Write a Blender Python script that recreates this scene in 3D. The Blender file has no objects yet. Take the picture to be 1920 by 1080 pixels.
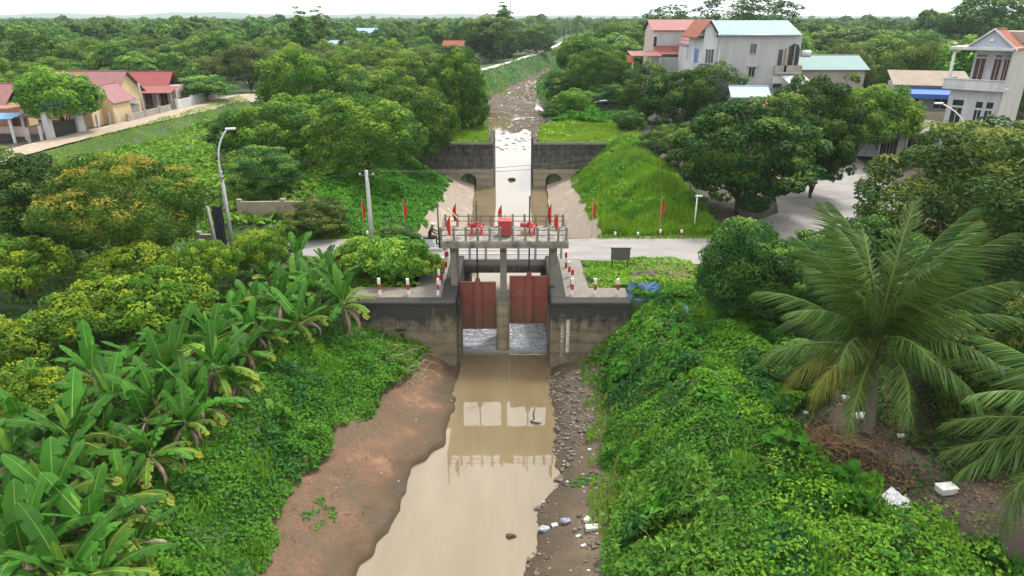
import bpy, bmesh, math, random
import numpy as np
from mathutils import Vector, Matrix
R = math.radians
random.seed(7)
S = bpy.context.scene
C = S.collection
# ------------------------------------------------------------------ camera, sky, sun, exposure
CAM_H = 14.0
FOCAL_PX = 1270.0
PITCH = math.atan(507 / FOCAL_PX)
cam = bpy.data.cameras.new('camera')
cam.sensor_width = 36
cam.lens = 36 * FOCAL_PX / 1920
cam.clip_end = 20000
cam_o = bpy.data.objects.new('camera', cam)
cam_o.location = (0, 0, CAM_H)
cam_o.rotation_euler = (R(90) - PITCH, 0, 0)
C.objects.link(cam_o)
S.camera = cam_o

W = bpy.data.worlds.new('World')
S.world = W
W.use_nodes = True
wn = W.node_tree.nodes
wl = W.node_tree.links
SUN_EL, SUN_ROT = R(62), R(40)
sky = wn.new('ShaderNodeTexSky')
sky.sky_type = 'NISHITA'
sky.sun_disc = False
sky.sun_elevation = SUN_EL
sky.sun_rotation = SUN_ROT
sky.air_density = 1.0
sky.dust_density = 4.0
sky.ozone_density = 1.0
hs = wn.new('ShaderNodeHueSaturation')
hs.inputs['Saturation'].default_value = 0.22      # thin even cloud: the blue is almost gone
wl.new(sky.outputs[0], hs.inputs['Color'])
mx = wn.new('ShaderNodeMix')
mx.data_type = 'RGBA'
mx.inputs['Factor'].default_value = 0.6
mx.inputs['B'].default_value = (10.0, 10.15, 10.2, 1)   # the cloud deck
wl.new(hs.outputs[0], mx.inputs['A'])
bg = wn['Background']
bg.inputs['Strength'].default_value = 0.098
wl.new(mx.outputs['Result'], bg.inputs['Color'])

sl = bpy.data.lights.new('sun', 'SUN')
sl.energy = 1.5
sl.angle = R(10)
sl.color = (1.0, 0.965, 0.9)
sun = bpy.data.objects.new('sun', sl)
sun.rotation_euler = (R(90) - SUN_EL, 0, math.pi - SUN_ROT)
C.objects.link(sun)
S.view_settings.view_transform = 'Standard'
S.view_settings.look = 'None'
S.view_settings.gamma = 1
S.view_settings.exposure = 1.42
S.view_settings.use_curve_mapping = False
S.render.engine = 'CYCLES'
S.cycles.use_denoising = True
S.cycles.max_bounces = 6
S.cycles.diffuse_bounces = 3
S.cycles.glossy_bounces = 3
S.cycles.transmission_bounces = 3
S.cycles.volume_bounces = 1
S.cycles.transparent_max_bounces = 4
S.cycles.use_adaptive_sampling = True
S.cycles.adaptive_threshold = 0.012

# ------------------------------------------------------------------ helpers
cth, sth = math.cos(PITCH), math.sin(PITCH)
def gz(px, py, z=0.0):
    """where the sight line of a photo pixel meets the level z (surveying helper)"""
    u = (px - 960) / FOCAL_PX; v = (py - 540) / FOCAL_PX
    t = (z - CAM_H) / (-sth - v * cth)
    return Vector((u * t, (cth - v * sth) * t, z))
def gy(px, py, Y):
    u = (px - 960) / FOCAL_PX; v = (py - 540) / FOCAL_PX
    t = Y / (cth - v * sth)
    return Vector((u * t, Y, CAM_H + (-sth - v * cth) * t))

def sstep(a, b, x):
    t = np.clip((x - a) / (b - a), 0, 1)
    return t * t * (3 - 2 * t)
_rs = np.random.RandomState(3)
_lat = _rs.rand(256, 256)
def vnoise(x, y, s=1.0, seed=0):
    x = np.asarray(x, float) / s + seed * 17.3; y = np.asarray(y, float) / s + seed * 9.1
    xi = np.floor(x).astype(int); yi = np.floor(y).astype(int)
    fx = x - xi; fy = y - yi
    fx = fx * fx * (3 - 2 * fx); fy = fy * fy * (3 - 2 * fy)
    g = lambda a, b: _lat[a % 256, b % 256]
    return (g(xi, yi) * (1 - fx) + g(xi + 1, yi) * fx) * (1 - fy) + (g(xi, yi + 1) * (1 - fx) + g(xi + 1, yi + 1) * fx) * fy

def tag(o, label=None, cat=None, group=None, kind=None):
    if label: o['label'] = label
    if cat: o['category'] = cat
    if group: o['group'] = group
    if kind: o['kind'] = kind
    return o
def empty(name, loc=(0, 0, 0), rz=0.0):
    o = bpy.data.objects.new(name, None)
    o.location = loc; o.rotation_euler = (0, 0, rz)
    o.empty_display_size = 0.2
    C.objects.link(o)
    return o
def copy_tree(o, parent=None):
    c = o.copy(); C.objects.link(c); c.parent = parent
    for ch in list(o.children): copy_tree(ch, c)
    return c
def link_mesh(name, me, mat=None, parent=None):
    if mat and not me.materials: me.materials.append(mat)
    o = bpy.data.objects.new(name, me)
    C.objects.link(o)
    if parent: o.parent = parent
    return o

class MB:
    """collects simple solids and links them as one mesh object"""
    def __init__(s): s.bm = bmesh.new()
    def box(s, x0, x1, y0, y1, z0, z1, bev=0.0, rot=None, piv=None):
        r = bmesh.ops.create_cube(s.bm, size=1.0)
        vs = r['verts']
        for v in vs:
            v.co = Vector(((x0 + x1) / 2 + v.co.x * (x1 - x0), (y0 + y1) / 2 + v.co.y * (y1 - y0), (z0 + z1) / 2 + v.co.z * (z1 - z0)))
        if rot is not None:
            p = Vector(piv) if piv else Vector(((x0 + x1) / 2, (y0 + y1) / 2, (z0 + z1) / 2))
            for v in vs: v.co = p + rot @ (v.co - p)
        if bev > 0:
            es = list({e for v in vs for e in v.link_edges})
            bmesh.ops.bevel(s.bm, geom=es, offset=bev, segments=1, affect='EDGES')
        return s
    def tube(s, pts, rad, seg=8, cap=True):
        pts = [Vector(p) for p in pts]
        if not hasattr(rad, '__len__'): rad = [rad] * len(pts)
        rings = []
        for i, p in enumerate(pts):
            d = (pts[min(i + 1, len(pts) - 1)] - pts[max(i - 1, 0)]).normalized()
            a = d.cross(Vector((0, 0, 1)))
            if a.length < 0.05: a = d.cross(Vector((0, 1, 0)))
            a.normalize(); b = d.cross(a)
            rings.append([s.bm.verts.new(p + (a * math.cos(2 * math.pi * k / seg) + b * math.sin(2 * math.pi * k / seg)) * rad[i]) for k in range(seg)])
        for i in range(len(rings) - 1):
            for k in range(seg):
                f = s.bm.faces.new((rings[i][k], rings[i][(k + 1) % seg], rings[i + 1][(k + 1) % seg], rings[i + 1][k]))
                f.smooth = seg > 5
        if cap:
            s.bm.faces.new(rings[0][::-1]); s.bm.faces.new(rings[-1])
        return s
    def poly(s, pts):
        s.bm.faces.new([s.bm.verts.new(Vector(p)) for p in pts])
        return s
    def prism(s, pts, ext):
        """closed polygon pts (3-D) extruded by the vector ext"""
        e = Vector(ext)
        a = [s.bm.verts.new(Vector(p)) for p in pts]; b = [s.bm.verts.new(Vector(p) + e) for p in pts]
        n = len(pts)
        s.bm.faces.new(a[::-1]); s.bm.faces.new(b)
        for i in range(n): s.bm.faces.new((a[i], a[(i + 1) % n], b[(i + 1) % n], b[i]))
        return s
    def blob(s, c, r, sub=1, jit=0.0, rng=random, squash=(1, 1, 1)):
        q = bmesh.ops.create_icosphere(s.bm, subdivisions=sub, radius=1)
        for v in q['verts']:
            k = 1 + rng.uniform(-jit, jit)
            v.co = Vector(c) + Vector((v.co.x * r * squash[0], v.co.y * r * squash[1], v.co.z * r * squash[2])) * k
        return s
    def build(s, name, mat, parent=None, world=False, smooth=False):
        me = bpy.data.meshes.new(name)
        if world and parent is not None:
            l = parent.location
            for v in s.bm.verts: v.co -= l
        bmesh.ops.recalc_face_normals(s.bm, faces=s.bm.faces)
        s.bm.to_mesh(me); s.bm.free()
        if smooth:
            for p in me.polygons: p.use_smooth = True
        return link_mesh(name, me, mat, parent)

def np_mesh(name, V, F, mat=None, tint=None, attr='tint'):
    """fast mesh from arrays: V (n,3), F (m,k)"""
    me = bpy.data.meshes.new(name)
    n, (m, k) = len(V), F.shape
    me.vertices.add(n); me.vertices.foreach_set('co', np.ascontiguousarray(V, np.float32).ravel())
    me.loops.add(m * k); me.loops.foreach_set('vertex_index', np.ascontiguousarray(F, np.int32).ravel())
    me.polygons.add(m)
    me.polygons.foreach_set('loop_start', np.arange(0, m * k, k, dtype=np.int32))
    me.polygons.foreach_set('loop_total', np.full(m, k, np.int32))
    me.update(calc_edges=True)
    if tint is not None:
        a = me.attributes.new(attr, 'FLOAT', 'POINT'); a.data.foreach_set('value', np.ascontiguousarray(tint, np.float32))
    if mat: me.materials.append(mat)
    return me

# ------------------------------------------------------------------ materials
MATS = {}
def _nt(name):
    m = bpy.data.materials.new(name); m.use_nodes = True
    nt = m.node_tree
    return m, nt, nt.nodes['Principled BSDF'], nt.nodes, nt.links
def rgba(c): return (c[0], c[1], c[2], 1)
def noise_node(N, L, scale, detail=4, vec=None, rough=0.6):
    t = N.new('ShaderNodeTexNoise'); t.inputs['Scale'].default_value = scale; t.inputs['Detail'].default_value = detail
    t.inputs['Roughness'].default_value = rough
    if vec is not None: L.new(vec, t.inputs['Vector'])
    return t
def ramp(N, L, src, stops):
    r = N.new('ShaderNodeValToRGB'); e = r.color_ramp.elements
    while len(e) < len(stops): e.new(0.5)
    for i, (p, c) in enumerate(stops):
        e[i].position = p; e[i].color = rgba(c) if hasattr(c, '__len__') else (c, c, c, 1)
    L.new(src, r.inputs['Fac'])
    return r
def mixc(N, L, fac, a, b, mode='MIX'):
    m = N.new('ShaderNodeMix'); m.data_type = 'RGBA'; m.blend_type = mode
    if hasattr(fac, 'links'): L.new(fac, m.inputs['Factor'])
    else: m.inputs['Factor'].default_value = fac
    for k, v in (('A', a), ('B', b)):
        if hasattr(v, 'links'): L.new(v, m.inputs[k])
        else: m.inputs[k].default_value = rgba(v)
    return m.outputs['Result']
def mat(name, c1, c2=None, scale=3.0, rough=0.8, bump=0.0, bscale=None, metal=0.0, c3=None, spec=0.3, stretch=None, coord='pos'):
    """plain surface: noise between two or three colours, fine relief"""
    if name in MATS: return MATS[name]
    m, nt, P, N, L = _nt(name)
    P.inputs['Roughness'].default_value = rough; P.inputs['Metallic'].default_value = metal
    P.inputs['Specular IOR Level'].default_value = spec
    if coord == 'pos': vec = N.new('ShaderNodeNewGeometry').outputs['Position']
    else: vec = N.new('ShaderNodeTexCoord').outputs['Object']
    if stretch:
        mp = N.new('ShaderNodeMapping'); mp.inputs['Scale'].default_value = stretch; L.new(vec, mp.inputs['Vector']); vec = mp.outputs[0]
    if c2 is None: c2 = tuple(k * 0.8 for k in c1)
    t = noise_node(N, L, scale, 6, vec)
    st = [(0.3, c1), (0.7, c2)] if c3 is None else [(0.25, c1), (0.5, c2), (0.72, c3)]
    r = ramp(N, L, t.outputs['Fac'], st)
    L.new(r.outputs[0], P.inputs['Base Color'])
    if bump:
        b = N.new('ShaderNodeBump'); b.inputs['Strength'].default_value = bump; b.inputs['Distance'].default_value = 0.05
        t2 = noise_node(N, L, bscale or scale * 4, 5, vec); L.new(t2.outputs['Fac'], b.inputs['Height']); L.new(b.outputs[0], P.inputs['Normal'])
    MATS[name] = m
    return m
def foliage(name, dark, mid, light, trans=0.30, rough=0.55, var=0.22, spec=0.12):
    m, nt, P, N, L = _nt(name)
    at = N.new('ShaderNodeAttribute'); at.attribute_name = 'tint'
    oi = N.new('ShaderNodeObjectInfo')
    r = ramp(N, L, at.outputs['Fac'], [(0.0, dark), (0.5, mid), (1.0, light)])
    h = N.new('ShaderNodeHueSaturation')
    mr = N.new('ShaderNodeMapRange'); mr.inputs['To Min'].default_value = 1.16 * (1 - var); mr.inputs['To Max'].default_value = 1.16 * (1 + var)
    L.new(oi.outputs['Random'], mr.inputs['Value']); L.new(mr.outputs[0], h.inputs['Value'])
    mh = N.new('ShaderNodeMapRange'); mh.inputs['To Min'].default_value = 0.486; mh.inputs['To Max'].default_value = 0.508
    ml = N.new('ShaderNodeMath'); ml.operation = 'FRACT'; mm = N.new('ShaderNodeMath'); mm.operation = 'MULTIPLY'; mm.inputs[1].default_value = 7.31
    L.new(oi.outputs['Random'], mm.inputs[0]); L.new(mm.outputs[0], ml.inputs[0]); L.new(ml.outputs[0], mh.inputs['Value']); L.new(mh.outputs[0], h.inputs['Hue'])
    L.new(r.outputs[0], h.inputs['Color'])
    L.new(h.outputs[0], P.inputs['Base Color'])
    P.inputs['Roughness'].default_value = rough; P.inputs['Specular IOR Level'].default_value = spec
    tr = N.new('ShaderNodeBsdfTranslucent'); L.new(h.outputs[0], tr.inputs['Color'])
    ms = N.new('ShaderNodeMixShader'); ms.inputs[0].default_value = trans
    L.new(P.outputs[0], ms.inputs[1]); L.new(tr.outputs[0], ms.inputs[2])
    L.new(ms.outputs[0], N['Material Output'].inputs['Surface'])
    MATS[name] = m
    return m

M_CONC = mat('concrete', (.20, .18, .152), (.14, .125, .104), 2.0, .85, .25, 18)
M_CONCL = mat('pale_concrete', (.36, .33, .29), (.27, .245, .21), 1.5, .85, .2, 18)
M_RED = mat('red_paint', (.36, .045, .04), (.29, .04, .035), 4, .5)
M_GATE = None
M_FLAG = mat('red_cloth', (.50, .02, .014), (.40, .016, .012), 3, .75)
M_WHITE = mat('white_paint', (.68, .67, .63), (.56, .54, .5), 6, .6)
M_STRIPE = mat('red_stripe_paint', (.42, .035, .03), (.32, .03, .025), 6, .6)
M_STEEL = mat('dark_steel', (.055, .05, .048), (.035, .033, .03), 8, .5, metal=.3)
M_GALV = mat('galvanised_steel', (.55, .57, .58), (.45, .47, .48), 6, .4, metal=.4)
M_POLE = mat('pole_concrete', (.36, .35, .33), (.28, .27, .25), 3, .85, .15)
M_BLACK = mat('black_plastic', (.018, .018, .02), (.03, .03, .03), 8, .5)
M_BARK = mat('bark', (.085, .062, .043), (.05, .038, .027), 6, .9, .6, 30, coord='obj')
M_GLASS = mat('dark_glass', (.02, .024, .028), (.035, .04, .045), 3, .12, spec=.6)
M_WOOD = mat('dark_wood', (.085, .035, .025), (.05, .02, .015), 5, .6)
M_DIRT = mat('path_dirt', (.36, .29, .22), (.27, .215, .155), .8, .95, .3, 8, c3=(.40, .34, .27))
M_ROAD = mat('road_concrete', (.165, .15, .132), (.225, .212, .198), .9, .9, .25, 20, c3=(.275, .262, .248), stretch=(.35, 1, 1))
M_FOAM = mat('white_foam', (.36, .33, .28), (.5, .48, .44), 6, .8, c3=(.58, .57, .54))
M_RUBBLE = mat('rubble_stone', (.05, .042, .034), (.105, .088, .07), 3.5, .9, .4, 20, c3=(.24, .215, .18))
# ------------------------------------------------------------------ ground
WATER_Z = -3.6
def pw(X, xs, zs):
    z = np.broadcast_to(np.asarray(zs[0], float), X.shape).copy()
    for i in range(len(xs) - 1):
        t = np.clip((X - xs[i]) / (xs[i + 1] - xs[i]), 0, 1)
        z = np.where(X > xs[i], zs[i] + (zs[i + 1] - zs[i]) * t, z)
    return z
def edges_near(Y):
    ip = np.interp
    LT = ip(Y, [10, 17, 24, 31, 34], [-12.6, -11.8, -11.4, -9.4, -8.8])
    LV = ip(Y, [10, 17, 20, 22.9, 26.9, 30.9, 33], [-8.5, -8.1, -8.1, -7.8, -6.4, -5.0, -4.2])
    LW = ip(Y, [10, 17.7, 19.5, 21, 23.6, 25.7, 29, 32.3], [-7.2, -5.3, -4.9, -4.3, -4.05, -3.0, -2.9, -2.8])
    RW = ip(Y, [10, 17.7, 20.5, 23.6, 25.9, 29, 32.3], [-.6, .36, 1.2, 1.86, 1.95, 1.9, 1.95])
    RV = ip(Y, [10, 17, 23.6, 31.5], [3.0, 3.3, 4.1, 4.5])
    RT = ip(Y, [10, 17, 24, 33], [7.0, 7.2, 7.6, 7.4])
    wob = (vnoise(Y, Y * 0, 1.6, 4) - .5) * .55 + (vnoise(Y, Y * 0, .5, 5) - .5) * .3
    wob2 = (vnoise(Y, Y * 0, 1.3, 6) - .5) * .45 + (vnoise(Y, Y * 0, .45, 7) - .5) * .25
    k = 1 - sstep(29, 32, Y)
    return LT, LV, LW + wob * k, RW + wob2 * k, RV, RT
def edges_up(Y):
    UL = np.interp(Y, [74, 76, 92, 101, 110, 148, 163, 190, 214, 275, 317, 420, 600], [-2.05, -2.05, -2.4, -2.9, -4.2, -5.6, -6.0, -1.2, 4.05, 16.5, 23.2, 38, 60])
    UR = np.interp(Y, [74, 76, 88, 97, 108, 143, 169, 189, 214, 254, 291, 420, 600], [2.34, 2.34, 2.7, 5.2, 7.6, 7.6, 6.3, 6.9, 11.3, 18.2, 25.5, 44, 66])
    return UL, UR
def ground_z(X, Y):
    X = np.asarray(X, float); Y = np.asarray(Y, float)
    LT, LV, LW, RW, RV, RT = edges_near(Y)
    rough = (vnoise(X, Y, 1.1, 1) - .5) * .18 + (vnoise(X, Y, .45, 2) - .5) * .09
    zA = pw(X, [-60 + 0 * X, LT, LV, LW - .5, LW - .06, LW, LW + .9, RW - .9, RW, RV, RT, 60 + 0 * X],
            [-.3, -.45, -2.55, WATER_Z + .24, WATER_Z + .15, WATER_Z - .05, -4.3, -4.3, WATER_Z + .0, -2.85, -.1, 0.0])
    zA = zA + rough * np.where((X > LT) & (X < RT), 1.0, .5)
    # between the sluice walls and under the road
    flat = np.where(X < 0, -.12, -.02) + np.where(Y < 39, .18, .0) * np.where(np.abs(X) < 9, 1, .4)
    flat = flat + rough * .25
    zB = np.where((X > -3.4) & (X < 2.42), -5.0, flat)
    # stilling basin between the aprons
    Wl = np.interp(Y, [44, 60, 74.7], [-3.35, -3.67, -4.18]); Wr = np.interp(Y, [44, 60, 74.7], [3.1, 3.43, 3.9])
    k = sstep(44.3, 53, Y)
    zo = np.interp(Y, [44.3, 48, 74.7], [-.15, -.45, -2.55]); xo = np.interp(Y, [44.3, 74.7], [0, .75])
    zC = pw(X, [-60 + 0 * X, -15 + 0 * X, -6.75 - xo, Wl, Wl + .6, Wr - .6, Wr, 6.5 + xo, 11.5 + 0 * X, 18 + 0 * X, 60 + 0 * X],
            [-1.2 * k, 1.5 * k, zo, -3.8, -4.8, -4.8, -3.8, zo, 1.5 * k, -.1, -.1])
    zC = zC + np.where((X < -6.9 - xo) | ((X > 6.7 + xo) & (X < 18)), rough * 1.6, 0)
    # upstream
    UL, UR = edges_up(Y)
    bw = np.interp(Y, [74, 88, 104, 600], [.5, .8, 5.0, 5.0])
    topl = np.interp(Y, [75, 90, 130], [1.15, 1.1, .9])
    bed = np.where(Y < 113, -4.6, -3.57 + (vnoise(X, Y, 6, 8) - .5) * .32 + (vnoise(X, Y * .6, 1.7, 9) - .5) * .3)
    bed = np.where((Y > 90) & (Y < 116) & ((X > 2.75 + .02 * (Y - 88)) | (X < -3.3)), -3.42 + (vnoise(X, Y, 1.8, 12) - .5) * .3, bed)
    bed = np.where((Y > 200) & (X > UR - 4.5), -3.9, bed)
    zD = pw(X, [-70 + 0 * X, -25 + 0 * X, UL - bw, UL, UL + .3, UR - .3, UR, UR + bw, UR + bw + 20, 400 + 0 * X],
            [-.6, -1.2, topl, -3.4, -3.7, -3.7, -3.4, topl, .6, 0])
    zD = np.where((X > UL + .15) & (X < UR - .15), bed, zD + rough * 1.5)
    fade = sstep(420, 620, Y)
    zD = zD * (1 - fade) + (-.2) * fade
    z = np.where(Y < 32.8, zA, np.where(Y < 44.3, zB, np.where(Y < 75.0, zC, zD)))
    # the dyke that carries the dirt path on the far left
    tgt = np.where(X < -57.5, .22, .45)
    mk = sstep(-84, -77, X) * (1 - sstep(-50.4, -46, X)) * sstep(52, 60, Y) * (1 - sstep(136, 150, Y))
    return z * (1 - mk) + tgt * mk

xs = np.concatenate([-14 - np.cumsum(1.2 * 1.055 ** np.arange(95))[::-1], np.arange(-14, -9, .35), np.arange(-9, -3.6, .18), [-3.55, -3.4001, -3.3999, -3.25], np.arange(-3.05, 2.35, .18), [2.4199, 2.4201, 2.6], np.arange(2.75, 5.5, .18), np.arange(5.6, 14, .35), 14 + np.cumsum(1.2 * 1.055 ** np.arange(95))])
ys = np.concatenate([np.arange(3, 14, .5), np.arange(14, 32.5, .2), [32.6, 32.7999, 32.8001, 33.0], np.arange(33.4, 44.1, .4), [44.2999, 44.3001], np.arange(44.8, 74.8, .8), [74.9999, 75.0001], np.arange(75.6, 130, 1.1), 130 + np.cumsum(1.3 * 1.05 ** np.arange(100))])
xs = np.unique(np.round(xs, 4)); ys = np.unique(np.round(ys, 4))
GX, GY = np.meshgrid(xs, ys)
GZ = ground_z(GX, GY)
nx, ny = len(xs), len(ys)
idx = np.arange(nx * ny).reshape(ny, nx)
F = np.stack([idx[:-1, :-1].ravel(), idx[:-1, 1:].ravel(), idx[1:, 1:].ravel(), idx[1:, :-1].ravel()], 1)
V = np.stack([GX.ravel(), GY.ravel(), GZ.ravel()], 1)
# soil masks: 1 = wet canal mud, 2 = bare earth
LT, LV, LW, RW, RV, RT = edges_near(V[:, 1])
UL, UR = edges_up(V[:, 1])
mud = np.where((V[:, 1] < 33) & (V[:, 0] > LV - .5) & (V[:, 0] < RV + .4), 1.0, 0.0)
mud = np.where((V[:, 1] > 75) & (V[:, 0] > UL - .5) & (V[:, 0] < UR + .5), 1.0, mud)
bare = np.where((V[:, 0] > 9.3) & (V[:, 0] < 40) & (V[:, 1] < 27), 1.0, 0.0)
bare = np.maximum(bare, np.where((V[:, 0] > 14) & (V[:, 0] < 48) & (V[:, 1] > 44.5) & (V[:, 1] < 110), 1.0, 0.0))
bare = np.maximum(bare, np.where((V[:, 0] < -54) & (V[:, 0] > -75) & (V[:, 1] > 72) & (V[:, 1] < 112), .9, 0.0))

def ground_material():
    m, nt, P, N, L = _nt('ground_soil')
    pos = N.new('ShaderNodeNewGeometry').outputs['Position']
    n1 = noise_node(N, L, .62, 9, pos, .62); n2 = noise_node(N, L, 7, 6, pos); n3 = noise_node(N, L, .12, 4, pos)
    a = N.new('ShaderNodeAttribute'); a.attribute_name = 'mud'
    b = N.new('ShaderNodeAttribute'); b.attribute_name = 'bare'
    green = ramp(N, L, n2.outputs['Fac'], [(.3, (.022, .035, .012)), (.55, (.04, .07, .018)), (.75, (.075, .10, .03))])
    far = ramp(N, L, n3.outputs['Fac'], [(.3, (.035, .07, .02)), (.7, (.055, .095, .03))])
    gcol = mixc(N, L, .4, green.outputs[0], far.outputs[0])
    mudc = ramp(N, L, n1.outputs['Fac'], [(.30, (.085, .056, .029)), (.45, (.112, .070, .038)), (.58, (.150, .087, .051)), (.70, (.225, .128, .082))])
    mudd = ramp(N, L, n2.outputs['Fac'], [(.3, .72), (.7, 1.12)])
    mudc = mixc(N, L, 1.0, mudc.outputs[0], mudd.outputs[0], 'MULTIPLY')
    sz = N.new('ShaderNodeSeparateXYZ'); L.new(pos, sz.inputs[0])
    wz = N.new('ShaderNodeMath'); wz.operation = 'MULTIPLY_ADD'; wz.inputs[1].default_value = .5; L.new(n1.outputs['Fac'], wz.inputs[0]); L.new(sz.outputs['Z'], wz.inputs[2])
    wet = N.new('ShaderNodeMapRange'); wet.inputs['From Min'].default_value = -2.85; wet.inputs['From Max'].default_value = -3.25; L.new(wz.outputs[0], wet.inputs['Value'])
    rs_ = N.new('ShaderNodeMapRange'); rs_.inputs['From Min'].default_value = -.5; rs_.inputs['From Max'].default_value = .5; rs_.inputs['To Max'].default_value = .8; L.new(sz.outputs['X'], rs_.inputs['Value'])
    mudg = ramp(N, L, n1.outputs['Fac'], [(.3, (.062, .048, .03)), (.5, (.092, .072, .046)), (.7, (.15, .115, .08))])
    mudc = mixc(N, L, rs_.outputs[0], mudc, mudg.outputs[0])
    mudc = mixc(N, L, wet.outputs[0], mudc, (.056, .039, .021))
    earth = ramp(N, L, n1.outputs['Fac'], [(.3, (.030, .022, .014)), (.5, (.052, .039, .026)), (.72, (.10, .075, .05))])
    # damp band just above the water
    def soft(att):
        ad = N.new('ShaderNodeMath'); ad.operation = 'ADD'; L.new(att.outputs['Fac'], ad.inputs[0])
        mm = N.new('ShaderNodeMath'); mm.operation = 'MULTIPLY_ADD'; mm.inputs[1].default_value = .9; mm.inputs[2].default_value = -.45
        L.new(n2.outputs['Fac'], mm.inputs[0]); L.new(mm.outputs[0], ad.inputs[1])
        mr = N.new('ShaderNodeMapRange'); mr.inputs['From Min'].default_value = .35; mr.inputs['From Max'].default_value = .65
        L.new(ad.outputs[0], mr.inputs['Value'])
        return mr.outputs[0]
    c = mixc(N, L, soft(b), gcol, earth.outputs[0])
    c = mixc(N, L, soft(a), c, mudc)
    L.new(c, P.inputs['Base Color'])
    rr = ramp(N, L, n1.outputs['Fac'], [(.35, .55), (.6, .92)])
    L.new(rr.outputs[0], P.inputs['Roughness'])
    P.inputs['Specular IOR Level'].default_value = .3
    bp = N.new('ShaderNodeBump'); bp.inputs['Strength'].default_value = .9; bp.inputs['Distance'].default_value = .09
    nb = noise_node(N, L, 5, 9, pos, .65); L.new(nb.outputs['Fac'], bp.inputs['Height']); L.new(bp.outputs[0], P.inputs['Normal'])
    return m
me = np_mesh('ground', V, F, ground_material(), mud, 'mud')
a = me.attributes.new('bare', 'FLOAT', 'POINT'); a.data.foreach_set('value', bare.astype(np.float32))
me.polygons.foreach_set('use_smooth', np.ones(len(F), bool))
tag(link_mesh('ground', me), 'muddy canal banks and green soil running out to the horizon', 'ground', kind='structure')

def water_material():
    m, nt, P, N, L = _nt('turbid_water')
    pos = N.new('ShaderNodeNewGeometry').outputs['Position']
    wm = N.new('ShaderNodeMapping'); wm.inputs['Scale'].default_value = (1.6, .35, 1); L.new(pos, wm.inputs['Vector'])
    n = noise_node(N, L, .45, 6, wm.outputs[0], .6)
    r = ramp(N, L, n.outputs['Fac'], [(.3, (.132, .098, .052)), (.5, (.158, .12, .067)), (.72, (.185, .144, .086))])
    P.inputs['Roughness'].default_value = .025; P.inputs['IOR'].default_value = 1.75; P.inputs['Specular IOR Level'].default_value = .5
    sx = N.new('ShaderNodeSeparateXYZ'); L.new(pos, sx.inputs[0])
    # the race of water that leaves the gates is choppy, the rest lies still
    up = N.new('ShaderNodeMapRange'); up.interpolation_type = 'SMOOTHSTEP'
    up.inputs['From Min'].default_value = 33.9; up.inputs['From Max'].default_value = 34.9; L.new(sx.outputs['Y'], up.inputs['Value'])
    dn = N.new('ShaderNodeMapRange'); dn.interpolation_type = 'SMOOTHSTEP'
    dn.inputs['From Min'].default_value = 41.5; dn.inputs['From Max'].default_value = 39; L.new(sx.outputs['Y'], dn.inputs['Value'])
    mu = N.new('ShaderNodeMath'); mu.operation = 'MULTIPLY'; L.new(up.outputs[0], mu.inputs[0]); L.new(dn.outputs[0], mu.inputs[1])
    mp = N.new('ShaderNodeMapping'); mp.inputs['Scale'].default_value = (.7, 1.5, 1); L.new(pos, mp.inputs['Vector'])
    w = noise_node(N, L, 2.2, 3, mp.outputs[0], .55); w.inputs['Distortion'].default_value = 1.2
    h = N.new('ShaderNodeMath'); h.operation = 'MULTIPLY'; L.new(w.outputs['Fac'], h.inputs[0]); L.new(mu.outputs[0], h.inputs[1])
    # broken pale water of the race
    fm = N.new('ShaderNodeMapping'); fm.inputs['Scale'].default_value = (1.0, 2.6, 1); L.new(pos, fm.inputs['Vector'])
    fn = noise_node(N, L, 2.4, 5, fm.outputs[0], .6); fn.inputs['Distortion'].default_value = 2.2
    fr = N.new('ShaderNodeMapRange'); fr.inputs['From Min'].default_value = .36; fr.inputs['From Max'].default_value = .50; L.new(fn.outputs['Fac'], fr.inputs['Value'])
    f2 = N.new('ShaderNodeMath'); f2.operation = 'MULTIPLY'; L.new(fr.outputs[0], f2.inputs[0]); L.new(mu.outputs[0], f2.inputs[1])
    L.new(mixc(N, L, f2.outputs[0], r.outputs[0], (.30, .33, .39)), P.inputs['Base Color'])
    w2 = noise_node(N, L, 1.6, 2, pos)
    h2 = N.new('ShaderNodeMath'); h2.operation = 'MULTIPLY_ADD'; h2.inputs[1].default_value = .004; L.new(w2.outputs['Fac'], h2.inputs[0]); L.new(h.outputs[0], h2.inputs[2])
    bp = N.new('ShaderNodeBump'); bp.inputs['Strength'].default_value = 1.0; bp.inputs['Distance'].default_value = .45
    L.new(h2.outputs[0], bp.inputs['Height']); L.new(bp.outputs[0], P.inputs['Normal'])
    return m
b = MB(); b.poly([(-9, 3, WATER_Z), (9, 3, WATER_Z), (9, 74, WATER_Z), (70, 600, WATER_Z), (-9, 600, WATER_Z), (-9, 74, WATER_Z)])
tag(b.build('water', water_material()), 'still brown canal water mirroring the white sky', 'water', kind='structure')

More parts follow.
